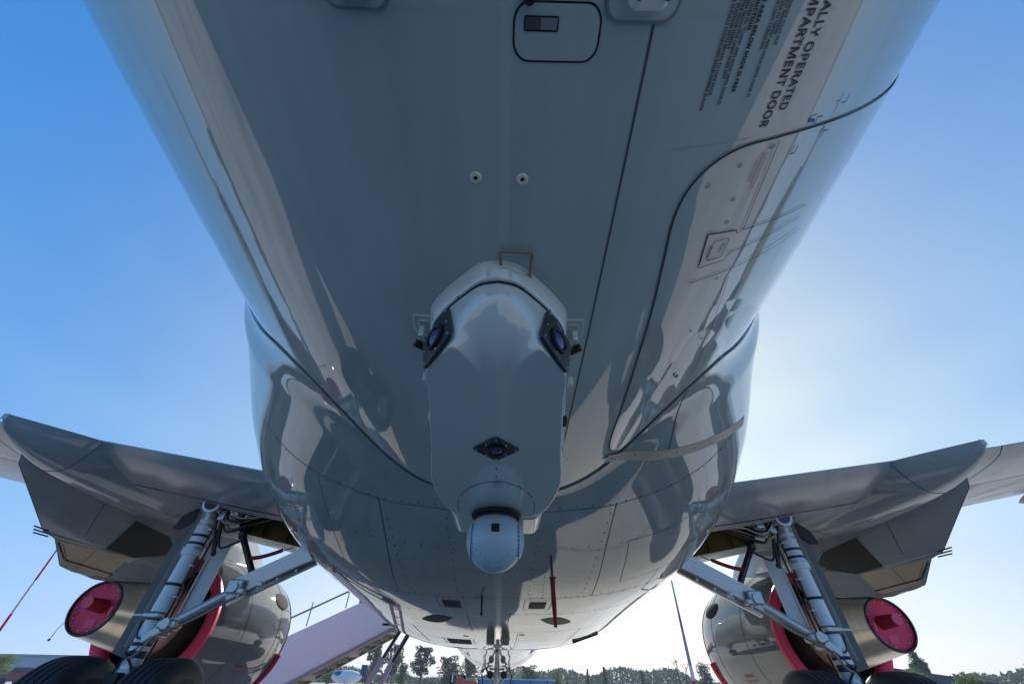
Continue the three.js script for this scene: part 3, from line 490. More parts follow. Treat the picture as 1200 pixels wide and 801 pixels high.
// ---------------------------------------------------------------- landing gear
function tyreGeo() {
  const pts = [], R = 0.584, hw = 0.205, n = 72;
  for (let i = 0; i <= n; i++) {
    const t = i / n * 2 - 1; let x = hw * t, r = R - 0.012 * t * t; const e = Math.abs(t);
    if (e > 0.72) { const k = (e - 0.72) / 0.28 * Math.PI / 2; x = Math.sign(t) * hw * (0.72 + 0.30 * Math.sin(k)); r = R - 0.012 - 0.17 * (1 - Math.cos(k)); }
    for (const g of [-0.5, -0.17, 0.17, 0.5]) if (Math.abs(t - g) < 0.045) r -= 0.018;
    pts.push(new THREE.Vector2(r, x));
  }
  pts.unshift(new THREE.Vector2(0.27, -0.17)); pts.push(new THREE.Vector2(0.27, 0.17));
  return new THREE.LatheGeometry(pts, 96).rotateZ(Math.PI / 2);
}
const tyreG = tyreGeo();
const rimG = new THREE.LatheGeometry([[0.02, 0.14], [0.09, 0.15], [0.11, 0.07], [0.2, 0.06], [0.235, 0.15], [0.28, 0.17], [0.28, -0.17], [0.235, -0.15], [0.2, -0.06], [0.02, -0.14]].map((v) => new THREE.Vector2(...v)), 48).rotateZ(Math.PI / 2);
for (const s of [-1, 1]) {
  const P = (x, y, f) => V(s * x, y, f);
  const a = P(3.75, 2.86, 5.42), b = P(3.79, 0.62, 5.33), at = (t) => a.clone().lerp(b, t);
  const leg = mesh('main_landing_gear', [rod(at(0.06), at(0.30), 0.095, 0.10, 32), rod(at(0.30), at(0.33), 0.113, 0.113, 32), rod(at(0.33), at(0.80), 0.085, 0.088, 32), rod(at(0.80), at(0.84), 0.10, 0.10, 32), rod(at(0.84), at(1), 0.065, 0.065, 32)], M.gearWhite, air);
  for (const [t, r] of [[0.17, 0.108], [0.29, 0.118], [0.46, 0.096], [0.585, 0.098], [0.705, 0.096], [0.79, 0.108]]) mesh('leg_collar', rod(at(t), at(t + 0.012), r, r, 28), r > 0.1 ? M.gearGrey : M.hose, leg);
  mesh('upper_housing', [rod(at(0.02), at(0.15), 0.115, 0.105, 28), rod(P(3.64, 2.665, 5.13), P(3.70, 2.70, 5.75), 0.105, 0.10, 28), rod(P(3.6, 2.74, 5.42), P(3.2, 2.72, 5.6), 0.07, 0.05)], M.gearGrey, leg);
  mesh('pintle_cap', rod(P(3.64, 2.665, 5.13), P(3.639, 2.664, 5.118), 0.075, 0.075, 28), s < 0 ? M.maroon : M.purple, leg);
  for (const t of [0.225, 0.265, 0.605]) mesh('leg_label', rod(at(t), at(t + 0.013), 0.1015, 0.1015, 24), M.blueLabel, leg);
  mesh('leg_label', rod(at(0.735), at(0.762), 0.0895, 0.0895, 24), M.blueLabel, leg);
  mesh('leg_label', new THREE.CylinderGeometry(0.089, 0.089, 0.035, 12, 1, true, -0.5, 1.0).translate(at(0.71).x, at(0.71).y, at(0.71).z), M.pink, leg);
  // bracket, clamps and hoses
  mesh('leg_bracket', [rbox(0.17, 0.05, 0.14, 0.015, at(0.60).add(P(-0.02, 0, -0.07))), rbox(0.3, 0.03, 0.05, 0.01, at(0.60).add(P(0.03, 0, -0.1)))], M.gearGrey, leg);
  mesh('hydraulic_hose', [
    hose([at(0.05).add(P(-0.14, 0, 0.06)), at(0.3).add(P(-0.13, 0, 0.05)), at(0.6).add(P(-0.12, 0, 0.04)), at(0.9).add(P(-0.1, 0, 0.02))], 0.011),
    hose([at(0.1).add(P(-0.115, 0, 0.0)), at(0.4).add(P(-0.10, 0, -0.01)), at(0.66).add(P(-0.095, 0, -0.03)), at(0.78).add(P(0.04, 0, -0.11)), at(0.95).add(P(0.09, 0, -0.06))], 0.010),
    hose([at(0.74).add(P(0.05, 0, -0.1)), at(0.82).add(P(-0.14, 0, -0.14)), at(0.92).add(P(0.08, 0, -0.15)), at(1).add(P(0.12, 0, -0.08))], 0.011),
    hose([at(0.62).add(P(0.1, 0, -0.06)), at(0.68).add(P(0.0, -0.02, -0.11)), at(0.66).add(P(-0.1, 0, -0.08))], 0.008)], M.hose, leg);
  mesh('torque_link', [bar(at(0.80).add(P(-0.05, 0, 0.1)), at(0.90).add(P(-0.05, 0, 0.32)), 0.16, 0.05), bar(at(1).add(P(-0.05, 0, 0.1)), at(0.90).add(P(-0.05, 0, 0.32)), 0.14, 0.05), rbox(0.12, 0.1, 0.12, 0.02, at(0.86).add(P(-0.14, 0, -0.05)))], M.gearGrey, leg);
  mesh('cable_clip', [0.2, 0.38, 0.52, 0.66, 0.84].map((t) => rbox(0.05, 0.022, 0.05, 0.006, at(t).add(P(-0.12, 0, -0.06)))), M.steel, leg);
  // gear door hung outboard of the leg and narrow inner fairing plate
  mesh('gear_door', [slab([P(3.86, 2.80, 5.58), P(4.10, 2.66, 5.50), P(4.16, 1.20, 5.52), P(3.94, 1.13, 5.58)], 0.03), rod(P(3.92, 2.75, 5.50), P(3.99, 1.25, 5.50), 0.06)], M.doorIn, leg);
  mesh('hinge_fitting', [slab([P(3.88, 2.86, 5.52), P(4.16, 2.60, 5.46), P(4.20, 2.44, 5.46), P(4.10, 2.44, 5.46), P(3.86, 2.72, 5.50)], 0.02)], M.gearDark, leg);
  mesh('inner_plate', [slab([P(3.58, 2.30, 5.50), P(3.42, 2.30, 5.55), P(3.46, 1.60, 5.52), P(3.60, 1.55, 5.45)], 0.02), bar(P(3.585, 2.32, 5.48), P(3.605, 1.55, 5.43), 0.014, 0.02)], M.white, leg);
  mesh('door_link', [rod(P(3.55, 2.62, 5.3), P(3.44, 2.14, 5.3), 0.02), rod(P(3.62, 2.65, 5.25), P(3.45, 2.14, 5.3), 0.014), ball(P(3.44, 2.14, 5.3), 0.03)], M.gearDark, leg);
  // wheels
  for (const k of [-1, 1]) {
    const w = mesh('wheel', rimG.clone().translate(s * 3.795 + k * 0.4635, 0.584, -5.31), M.gearGrey, leg);
    const t = mesh('tyre', tyreG.clone().translate(s * 3.795 + k * 0.4635, 0.584, -5.31), M.rubber, leg);
  }
  mesh('axle', rod(P(3.2, 0.584, 5.31), P(4.4, 0.584, 5.31), 0.07), M.gearGrey, leg);
  mesh('brake_pipe', [hose([at(0.92).add(P(0, 0, -0.1)), P(3.95, 0.95, 5.15), P(4.05, 0.75, 5.2)], 0.014), hose([at(0.92).add(P(0, 0, -0.1)), P(3.62, 0.95, 5.15), P(3.55, 0.75, 5.2)], 0.014), rbox(0.14, 0.12, 0.1, 0.02, P(3.79, 0.98, 5.22))], M.hose, leg);
  // side brace with its lock links
  const c0 = P(3.66, 1.36, 5.30), c1 = P(2.92, 1.77, 5.24), c2 = P(2.0, 2.20, 5.16);
  const br = mesh('side_brace', [rod(P(3.52, 1.44, 5.29), P(2.98, 1.74, 5.245), 0.062, 0.066, 8), bar(P(3.02, 1.715, 5.25), c2, 0.115, 0.12)], M.gearGrey, air);
  mesh('brace_flange', [bar(P(3.0, 1.775, 5.22), c2.clone().add(P(0, 0.055, -0.03)), 0.16, 0.018), bar(P(3.02, 1.655, 5.27), c2.clone().add(P(0.02, -0.07, 0.03)), 0.10, 0.05)], M.gearGrey, br);
  mesh('brace_clevis', [rbox(0.2, 0.09, 0.15, 0.03, P(3.52, 1.435, 5.26)), rod(P(3.52, 1.44, 5.16), P(3.52, 1.44, 5.40), 0.048), bar(P(3.55, 1.42, 5.28), P(3.72, 1.30, 5.3), 0.07, 0.12), rod(P(3.6, 1.37, 5.2), P(3.6, 1.37, 5.4), 0.04)], M.gearGrey, br);
  mesh('brace_knee', [rod(P(2.92, 1.77, 5.08), P(2.92, 1.77, 5.40), 0.05), rbox(0.16, 0.14, 0.05, 0.02, P(2.92, 1.78, 5.13)), rbox(0.07, 0.05, 0.08, 0.012, P(2.80, 1.73, 5.08)), rbox(0.05, 0.05, 0.08, 0.012, P(2.62, 1.8, 5.09))], M.gearGrey, br);
  mesh('hose_bracket', [0, 1, 2, 3].map((i) => rbox(0.03, 0.05, 0.03, 0.006, P(2.85 - 0.18 * i, 1.70 + 0.085 * i, 5.14))), M.steel, br);
  mesh('brace_hose', [hose([P(3.5, 1.36, 5.18), P(3.2, 1.5, 5.17), P(2.9, 1.67, 5.14), P(2.3, 1.98, 5.12), P(2.0, 2.1, 5.12)], 0.014), hose([P(3.74, 1.15, 5.2), P(3.62, 1.18, 5.12), P(3.55, 1.32, 5.14), P(3.42, 1.38, 5.16)], 0.012)], M.copper, br);
  const k0 = P(3.42, 2.62, 5.5), k1 = P(3.22, 2.36, 5.36), k2 = P(2.83, 1.90, 5.24);
  mesh('lock_link', [bar(k0, k1, 0.06, 0.06), bar(k1, k2, 0.05, 0.05), ball(k1, 0.05), ball(P(3.05, 2.16, 5.31), 0.032), rod(k1.clone().add(P(0, 0, -.06)), k1.clone().add(P(0, 0, .06)), 0.03)], M.gearDark, br);
  mesh('lock_spring', [hose([P(3.5, 2.45, 5.3), P(3.38, 2.2, 5.28), P(3.25, 2.24, 5.28), P(3.16, 2.3, 5.3)], 0.013)], M.hose, br);
  for (let i = 0; i < 6; i++) { const o = rr(-0.06, 0.06), q = rr(-0.05, 0.05); mesh('bay_hose', hose([P(3.62 + o, 2.72 + q, 5.22 + 0.04 * i), P(3.40 + o, 2.52 + q - 0.03 * i, 5.25), P(3.12 + q, 2.60 + o, 5.26 + 0.05 * i), P(2.75, 2.66 + 0.03 * i, 5.34 + 0.08 * i)], 0.009 + 0.003 * (i % 3)), i % 3 === 0 ? M.steel : i % 3 === 1 ? M.hose : M.copper, br); }
  mesh('bay_fitting', [rbox(0.12, 0.09, 0.1, 0.02, P(3.38, 2.60, 5.3)), ball(P(3.28, 2.70, 5.3), 0.05), rbox(0.08, 0.12, 0.06, 0.01, P(3.52, 2.56, 5.27))], M.steel, br);
  mesh('retraction_jack', [rod(P(3.6, 2.68, 5.52), P(3.0, 2.74, 5.7), 0.06, 0.05), rod(P(3.45, 2.5, 5.5), P(3.55, 2.72, 5.45), 0.075), rod(P(3.4, 2.7, 5.35), P(2.7, 2.70, 5.4), 0.026), hose([P(3.5, 2.72, 5.3), P(3.2, 2.78, 5.25), P(2.95, 2.64, 5.3), P(2.7, 2.62, 5.3)], 0.03)], M.gearGrey, br);
}
// nose gear
{
  const F = 16.35, leg = mesh('nose_landing_gear', [rod(V(0, 1.62, F), V(0, 0.95, F), 0.085, 0.085), rod(V(0, 0.98, F), V(0, 0.4, F), 0.06), rbox(0.28, 0.34, 0.2, 0.05, V(0, 0.82, F))], M.gearGrey, air);
  mesh('drag_strut', [rod(V(-0.36, 1.36, F + 0.3), V(-0.06, 0.88, F), 0.035), rod(V(0.36, 1.36, F + 0.3), V(0.06, 0.88, F), 0.035), rbox(0.5, 0.30, 0.1, 0.04, V(0, 1.46, F + 0.1))], M.gearGrey, leg);
  for (const s of [-1, 1]) {
    mesh('landing_light', rod(V(s * 0.22, 1.2, F - 0.1), V(s * 0.22, 1.2, F + 0.05), 0.10, 0.09), M.gearDark, leg);
    mesh('bay_door', slab([V(s * 0.30, 1.62, F - 0.5), V(s * 0.30, 1.62, F + 0.5), V(s * 0.50, 1.22, F + 0.45), V(s * 0.50, 1.22, F - 0.45)], 0.03), M.paint, leg);
    mesh('door_rod', [rod(V(s * 0.48, 1.22, F), V(s * 0.42, 0.86, F), 0.02), rod(V(s * 0.28, 1.55, F), V(s * 0.46, 1.24, F), 0.02)], M.gearDark, leg);
    const g = tyreG.clone().scale(0.65, 0.65, 0.65).translate(s * 0.25, 0.38, -F); mesh('tyre', g, M.rubber, leg);
    mesh('wheel', rimG.clone().scale(0.65, 0.65, 0.65).translate(s * 0.25, 0.38, -F), M.gearGrey, leg);
  }
}
// ---------------------------------------------------------------- sensor pod under the belly
{
  // plan outline of the base (x, f)
  const half = [[0, 0.768], [0.06, 0.782], [0.125, 0.835], [0.20, 0.915], [0.246, 0.985], [0.260, 1.05], [0.266, 1.12], [0.327, 1.6], [0.357, 2.03], [0.245, 2.42], [0, 2.47]];
  const outline = (grow) => { const h = new THREE.CatmullRomCurve3(half.map(([x, f]) => new THREE.Vector3(x, f, 0)), false, 'centripetal').getPoints(70).map((p) => [Math.max(0, p.x), p.y]); const full = [...h, ...h.slice(1, -1).reverse().map(([x, f]) => [-x, f])]; return full.map(([x, f]) => { const d = Math.hypot(x, f - 1.6); return [x + x / d * grow, f + (f - 1.6) / d * grow]; }); };
  // body: walls that follow the outline, a flat underside, and a rounded nose between the two window walls
  const O = V(0, 1.95, 1.5), YT = 1.99;
  const OUT = outline(-0.034).map(([x, f]) => [Math.atan2(x, -(f - 1.5)), Math.hypot(x, f - 1.5)]).sort((p, q) => p[0] - q[0]);
  const radius = (a) => { let k = OUT.findIndex((p) => p[0] > a); if (k <= 0) k = OUT.length; const p = OUT[k - 1], q = OUT[k % OUT.length]; let d = q[0] - p[0], e = a - p[0]; if (d <= 0) d += 2 * Math.PI; return p[1] + (q[1] - p[1]) * Math.max(0, Math.min(1, e / d)); };
  const under = (f) => 1.766 - 0.034 * (f - 1.4);
  const sm = (x, a, b) => { const t = Math.max(0, Math.min(1, (x - a) / (b - a))); return t * t * (3 - 2 * t); };
  const flat = (a) => { const d = Math.abs(a) / D2R; return 0.68 + 0.298 * sm(d, 5, 13.5) - 0.035 * sm(d, 24, 34) - 0.03 * sm(d, 120, 150); };
  const bodyAt = (a, v) => { const p0 = flat(a); let rho = p0 * v * 2, h = 1; if (v > 0.5) { const t = (v - 0.5) * Math.PI; rho = p0 + (1 - p0) * Math.sin(t); h = Math.cos(t); } const r = radius(a) * rho, x = r * Math.sin(a), f = 1.5 - r * Math.cos(a); return V(x, YT - (YT - under(f)) * h, f); };
  const body = grid((u, v) => bodyAt((u * 2 - 1) * Math.PI, 0.004 + 0.996 * v), 480, 160, (p) => p.clone().sub(O), 1, true);
  const pod = mesh('sensor_pod', body, M.pod, air);
  const wallLoop = (rows) => { const L = rows.map(([y, g]) => outline(g).map(([x, f]) => V(x, y - 0.03 * (f - 1.0), f))), n = L[0].length; return grid((u, v) => { const k = v * (L.length - 1), i = Math.min(L.length - 2, Math.floor(k)), q = Math.round(u * n) % n; return L[i][q].clone().lerp(L[i + 1][q], k - i); }, n, (L.length - 1) * 2, (p) => p.clone().sub(O), 1, true); };
  mesh('pod_base', wallLoop([[2.12, 0.004], [2.04, 0.0], [1.985, -0.020], [1.976, -0.026], [1.974, -0.034], [1.974, -0.08]]), M.pod, pod);
  mesh('pod_seam', wallLoop([[1.978, -0.033], [1.964, -0.033], [1.964, -0.08]]), M.black, pod);
  const F = []; const ol = outline(0.004); for (let i = 0; i < ol.length; i += 9) { const [x, f] = ol[i]; F.push(ball(V(x, 1.925 - 0.03 * (f - 1), f), 0.0032, 8)); }
  stuff(mesh('fastener_row', F, M.joint, pod));
  // windows: square plate with bolts, bezel and lens
  function windowPlate(c, n, spin, size, lensR) {
    const g = new THREE.Group(), q = new THREE.Quaternion().setFromUnitVectors(new THREE.Vector3(0, 0, 1), n.clone().normalize());
    const put = (geo) => geo.rotateZ(spin).applyQuaternion(q).translate(c.x, c.y, c.z);
    const sh = new THREE.Shape(), h = size / 2, r = 0.014; sh.moveTo(-h + r, -h); sh.lineTo(h - r, -h); sh.absarc(h - r, -h + r, r, -Math.PI / 2, 0); sh.lineTo(h, h - r); sh.absarc(h - r, h - r, r, 0, Math.PI / 2); sh.lineTo(-h + r, h); sh.absarc(-h + r, h - r, r, Math.PI / 2, Math.PI); sh.lineTo(-h, -h + r); sh.absarc(-h + r, -h + r, r, Math.PI, 1.5 * Math.PI);
    const pl = mesh('sensor_window', put(new THREE.ExtrudeGeometry(sh, { depth: 0.008, bevelEnabled: true, bevelSize: 0.002, bevelThickness: 0.002, bevelSegments: 2 }).translate(0, 0, -0.004)), M.plate, air);
    const bez = new THREE.LatheGeometry([[lensR * 1.35, 0.008], [lensR * 1.35, 0.013], [lensR * 1.2, 0.017], [lensR, 0.013], [lensR, 0.004]].map((v) => new THREE.Vector2(...v)), 40).rotateX(Math.PI / 2);
    const lens = new THREE.SphereGeometry(lensR * 1.6, 32, 12, 0, Math.PI * 2, 0, Math.asin(1 / 1.6)).translate(0, -lensR * 1.6 * Math.cos(Math.asin(1 / 1.6)) + 0.008, 0).rotateX(Math.PI / 2);
    const bolts = []; const e = h - 0.012; for (const [x, y] of [[-e, -e], [e, -e], [e, e], [-e, e], [0, -e], [0, e], [-e, 0], [e, 0]]) bolts.push(new THREE.CylinderGeometry(0.0034, 0.0038, 0.005, 10).rotateX(Math.PI / 2).translate(x, y, 0.0085));
    // bezel, lens and bolt heads are one insert that differs from the plate by its glass and bare metal
    mesh('window_bezel', put(bez), M.black, pl); mesh('window_lens', put(lens), M.lens, pl); for (const b of bolts) mesh('bolt_head', put(b), M.bolt, pl);
  }
  for (const k of [-1, 1]) {
    const a = k * 19.5 * D2R, e = 0.03, p = bodyAt(a - e, 0.8), q = bodyAt(a + e, 0.8), t = q.sub(p), n = new THREE.Vector3(t.z, 0, -t.x).normalize(); if (n.z < 0) n.negate();
    const r = radius(a), c = V(r * Math.sin(a), 1.862, 1.5 - r * Math.cos(a)).addScaledVector(n, 0.002);
    windowPlate(c, n, -k * 0.32, 0.160, 0.034);
  }
  { const n = V(0, -1, -0.034).normalize(); windowPlate(V(0, under(1.53), 1.53).addScaledVector(n, 0.001), n, Math.PI / 4, 0.142, 0.030); }
  // round access outline with bolts, ahead of the lower window
  const yb = (f) => under(f) - 0.001;
  { const pts = []; for (let i = 0; i <= 60; i++) { const t = Math.PI * (-0.05 + 1.1 * i / 60), x = 0.21 * Math.cos(t), f = 2.22 - 0.36 * Math.sin(t); if (f < 2.4) pts.push(V(x, yb(f), f)); }
    mesh('access_outline', new THREE.TubeGeometry(new THREE.CatmullRomCurve3(pts), 80, 0.0015, 5), M.joint, pod);
    for (const k of [0.15, 0.3, 0.4, 0.6, 0.7, 0.85]) { const t = Math.PI * k; mesh('bolt_head', ball(V(0.21 * Math.cos(t), yb(2.2), 2.22 - 0.36 * Math.sin(t)), 0.006, 8), M.bolt, pod); }
    mesh('bolt_head', [1.72, 1.80].map((f) => ball(V(0, yb(f), f), 0.004, 8)), M.seal, pod); }
  // forward fairing seen either side of the turret
  mesh('pod_nose', rbox(0.56, 0.26, 0.42, 0.07, V(0, 1.875, 2.56)), M.pod, pod);
  // camera turret: ball, yoke cheeks, window and its rivets
  const T = V(0, 1.598, 2.30), tu = mesh('camera_turret', ball(T, 0.152, 64), M.turret, air);
  const cheeks = []; for (const s of [-1, 1]) cheeks.push(new THREE.SphereGeometry(0.157, 48, 24, 0, Math.PI * 2, 0, 0.62).rotateZ(-s * Math.PI / 2).translate(T.x, T.y, T.z));
  mesh('turret_cheek', cheeks[0], M.turret, tu); mesh('turret_cheek', cheeks[1], M.turret, tu);
  mesh('turret_collar', [new THREE.TorusGeometry(0.130, 0.010, 12, 64).rotateX(Math.PI / 2).translate(0, 1.722, -2.30), rod(V(0, 1.70, 2.3), V(0, 1.9, 2.3), 0.115, 0.14, 40)], M.black, tu);
  { const n = V(0, 0.03, -1).normalize(), el = 24 * D2R, dd = V(0, Math.sin(el) * 0.42, -1).normalize(); const p = T.clone().addScaledVector(dd, 0.1525);
    mesh('turret_window', new RoundedBoxGeometry(0.042, 0.042, 0.008, 2, 0.003).applyQuaternion(new THREE.Quaternion().setFromUnitVectors(new THREE.Vector3(0, 0, 1), dd)).translate(p.x, p.y, p.z), M.black, tu);
    const R = []; for (const s of [-1, 1]) for (let i = -3; i < 6; i++) { const a = i * 0.2, ca = Math.cos(0.62 + 0.32), x = s * 0.118; const r = Math.sqrt(0.1535 ** 2 - x * x); R.push(ball(V(x, T.y - r * Math.sin(a), T.z * -1 * -1 - r * Math.cos(a)).setZ(T.z + r * Math.cos(a)), 0.0028, 6)); }
    for (let i = -4; i <= 4; i++) { const x = i * 0.024, r = Math.sqrt(0.153 ** 2 - x * x), a = 0.92 - 0.02 * i * i; R.push(ball(new THREE.Vector3(x, T.y - r * Math.sin(a), T.z + r * Math.cos(a)), 0.0025, 6)); }
    stuff(mesh('fastener_row', R, M.joint, tu)); }
  // lifting handle behind the pod, side brackets and latches
  const hb = (pts, r) => new THREE.TubeGeometry(new THREE.CatmullRomCurve3(pts, false, 'catmullrom', 0.05), 60, r, 8);
  mesh('wire_handle', hb([V(0.006, 2.03, 0.79), V(0.004, 2.032, 0.735), V(0.008, 2.032, 0.728), V(0.10, 2.032, 0.728), V(0.106, 2.032, 0.735), V(0.103, 2.03, 0.775), V(0.104, 2.03, 0.83)], 0.005), M.copper, pod);
  for (const s of [-1, 1]) {
    mesh('side_bracket', [hb([V(s * 0.25, 2.02, 1.01), V(s * 0.308, 2.024, 1.01), V(s * 0.313, 2.024, 1.015), V(s * 0.318, 2.022, 1.08), V(s * 0.31, 2.02, 1.10), V(s * 0.27, 2.018, 1.11)], 0.0028), hb([V(s * 0.26, 2.02, 1.035), V(s * 0.295, 2.02, 1.035), V(s * 0.297, 2.018, 1.08)], 0.0028), rbox(0.02, 0.05, 0.05, 0.006, V(s * 0.287, 2.0, 1.09))], M.pod, pod);
    mesh('cam_knob', [rod(V(s * 0.272, 1.955, 1.115), V(s * 0.305, 1.953, 1.085), 0.013, 0.013, 20), rod(V(s * 0.29, 1.954, 1.095), V(s * 0.302, 1.953, 1.083), 0.015, 0.015, 20)], M.black, pod);
    mesh('cam_pin', rod(V(s * 0.303, 1.953, 1.084), V(s * 0.309, 1.953, 1.079), 0.007), M.copper, pod);
    for (const f of [1.32, 1.62, 1.9]) mesh('side_latch', rbox(0.018, 0.04, 0.045, 0.006, V(s * (0.29 + 0.05 * (f - 1.1)), 1.97 - 0.03 * (f - 1), f)), f > 1.5 && s > 0 ? M.black : M.pod, pod);
  }
}

// ---------------------------------------------------------------- covers and streamers lying on the aircraft
for (const s of [-1, 1]) {
  const X = s * EX, side = s < 0 ? 'left' : 'right';
  const c = thing('exhaust_cover', `round red cover with a stub handle plugging the ${side} engine core nozzle`, 'engine cover', V(X, EY, 6.87), 'red engine covers');
  mesh('cover_disc', new THREE.LatheGeometry([[0, 0.0], [0.26, 0.0], [0.30, 0.012], [0.308, 0.03], [0.308, -0.05]].map((v) => new THREE.Vector2(...v)), 64).rotateX(Math.PI / 2), M.red, c);
  const hx = -s * 0.09;
  mesh('cover_handle', [rod(V(hx, 0.02, 0.0), V(hx - s * -0.01, 0.03, -0.30), 0.085, 0.07, 32)], M.redDeep, c);
  mesh('handle_cap', rod(V(hx, 0.03, -0.30), V(hx, 0.03, -0.312), 0.071, 0.069, 32), M.pink, c);
  mesh('cover_label', box(0.13, 0.10, 0.004, V(hx * 0.4, -0.18, -0.006)), M.pink, c);
  mesh('grab_strap', box(0.012, 0.10, 0.012, V(-s * 0.22, -0.03, -0.008)), M.white, c);
  mesh('cover_stud', Array.from({ length: 14 }, (_, i) => { const a = i / 14 * Math.PI * 2; return ball(V(0.272 * Math.cos(a), 0.272 * Math.sin(a), -0.006), 0.009, 8); }), M.white, c);
  if (s < 0) mesh('cover_tether', [hose([V(-0.2, -0.05, 0.0), V(-0.33, -0.22, -0.02), V(-0.36, -0.36, -0.02)], 0.004), box(0.03, 0.025, 0.01, V(-0.365, -0.37, -0.02))], M.hose, c);
  const ring = mesh('fan_nozzle_cover', lathe([[8.30, 0.945], [8.22, 0.95], [8.19, 0.93], [8.18, 0.86], [8.20, 0.79], [8.26, 0.765], [8.36, 0.765]], X, EY, 96), M.red);
  tag(ring, `red padded ring closing the fan nozzle of the ${side} engine`, 'engine cover', 'red engine covers');
  const inl = mesh('inlet_cover', [lathe([[10.8, 0.86], [11.12, 0.885], [11.16, 0.86], [11.17, 0.01]], X, EY, 64), hose([0, 1, 2, 3, 4, 5].map((i) => { const a = (-18 - 7 * i) * D2R, r = 1.15 - 0.012 * i; return V(X - s * r * Math.cos(a), EY + r * Math.sin(a), 10.78 + 0.03 * i); }), 0.05)], M.red);
  tag(inl, `red cover over the front intake of the ${side} engine`, 'engine cover', 'red engine covers');
  const P = (x, y, f) => V(s * x, y, f);
  const tg = thing('lock_pin_flag', `short red flag on the lock link of the ${side} main landing gear`, 'streamer', P(2.72, 2.08, 5.22), 'red flags on the main landing gear');
  mesh('flag_cloth', new THREE.TubeGeometry(new THREE.CatmullRomCurve3([P(-0.12, 0.10, 0.05), P(-0.02, 0.05, 0), P(0.1, 0.015, 0), P(0.22, 0.0, 0.02)]), 24, 0.022, 6).scale(1, 1, 0.6), M.ribbon, tg);
  mesh('flag_cord', hose([P(-0.12, 0.10, 0.05), P(-0.2, 0.15, 0.1)], 0.006), M.hose, tg);
}
{
  const st = thing('warning_streamer', 'long red streamer hanging below the belly fairing right of the turret', 'streamer', V(0.425, 1.86, 3.4), 'red warning streamers');
  const p = st.position;
  const strip = (pts, w, name, mat) => mesh(name, grid((u, v) => { const k = v * (pts.length - 1), i = Math.min(pts.length - 2, Math.floor(k)), q = pts[i].clone().lerp(pts[i + 1], k - i), ww = w(v); return q.add(new THREE.Vector3((u - 0.5) * ww, 0, 0.012 * Math.sin(v * 9 + u * 2.5))); }, 4, 40, () => new THREE.Vector3(0, 0, 1)), mat, st);
  mesh('streamer_cord', rod(V(0, -0.03, 0), V(0.003, -0.26, 0), 0.009, 0.011), M.maroon, st);
  strip([V(0.003, -0.24, 0), V(0.006, -0.38, 0.0), V(0.012, -0.54, 0.01)], (v) => 0.040 - 0.014 * v, 'streamer_cloth', M.ribbon);
  mesh('streamer_clip', box(0.05, 0.012, 0.012, V(0.006, -0.235, 0)), M.maroon, st);
  const n = thing('warning_streamer', 'small red flag hanging under the front of the belly fairing above the nose gear', 'streamer', V(0, 1.63, 9.9), 'red warning streamers');
  mesh('streamer_cloth', [slab([V(-0.03, 0.06, 0), V(0.03, 0.06, 0), V(0.05, -0.10, 0), V(0.0, -0.17, 0), V(-0.05, -0.10, 0)], 0.01)], M.ribbon, n);
}

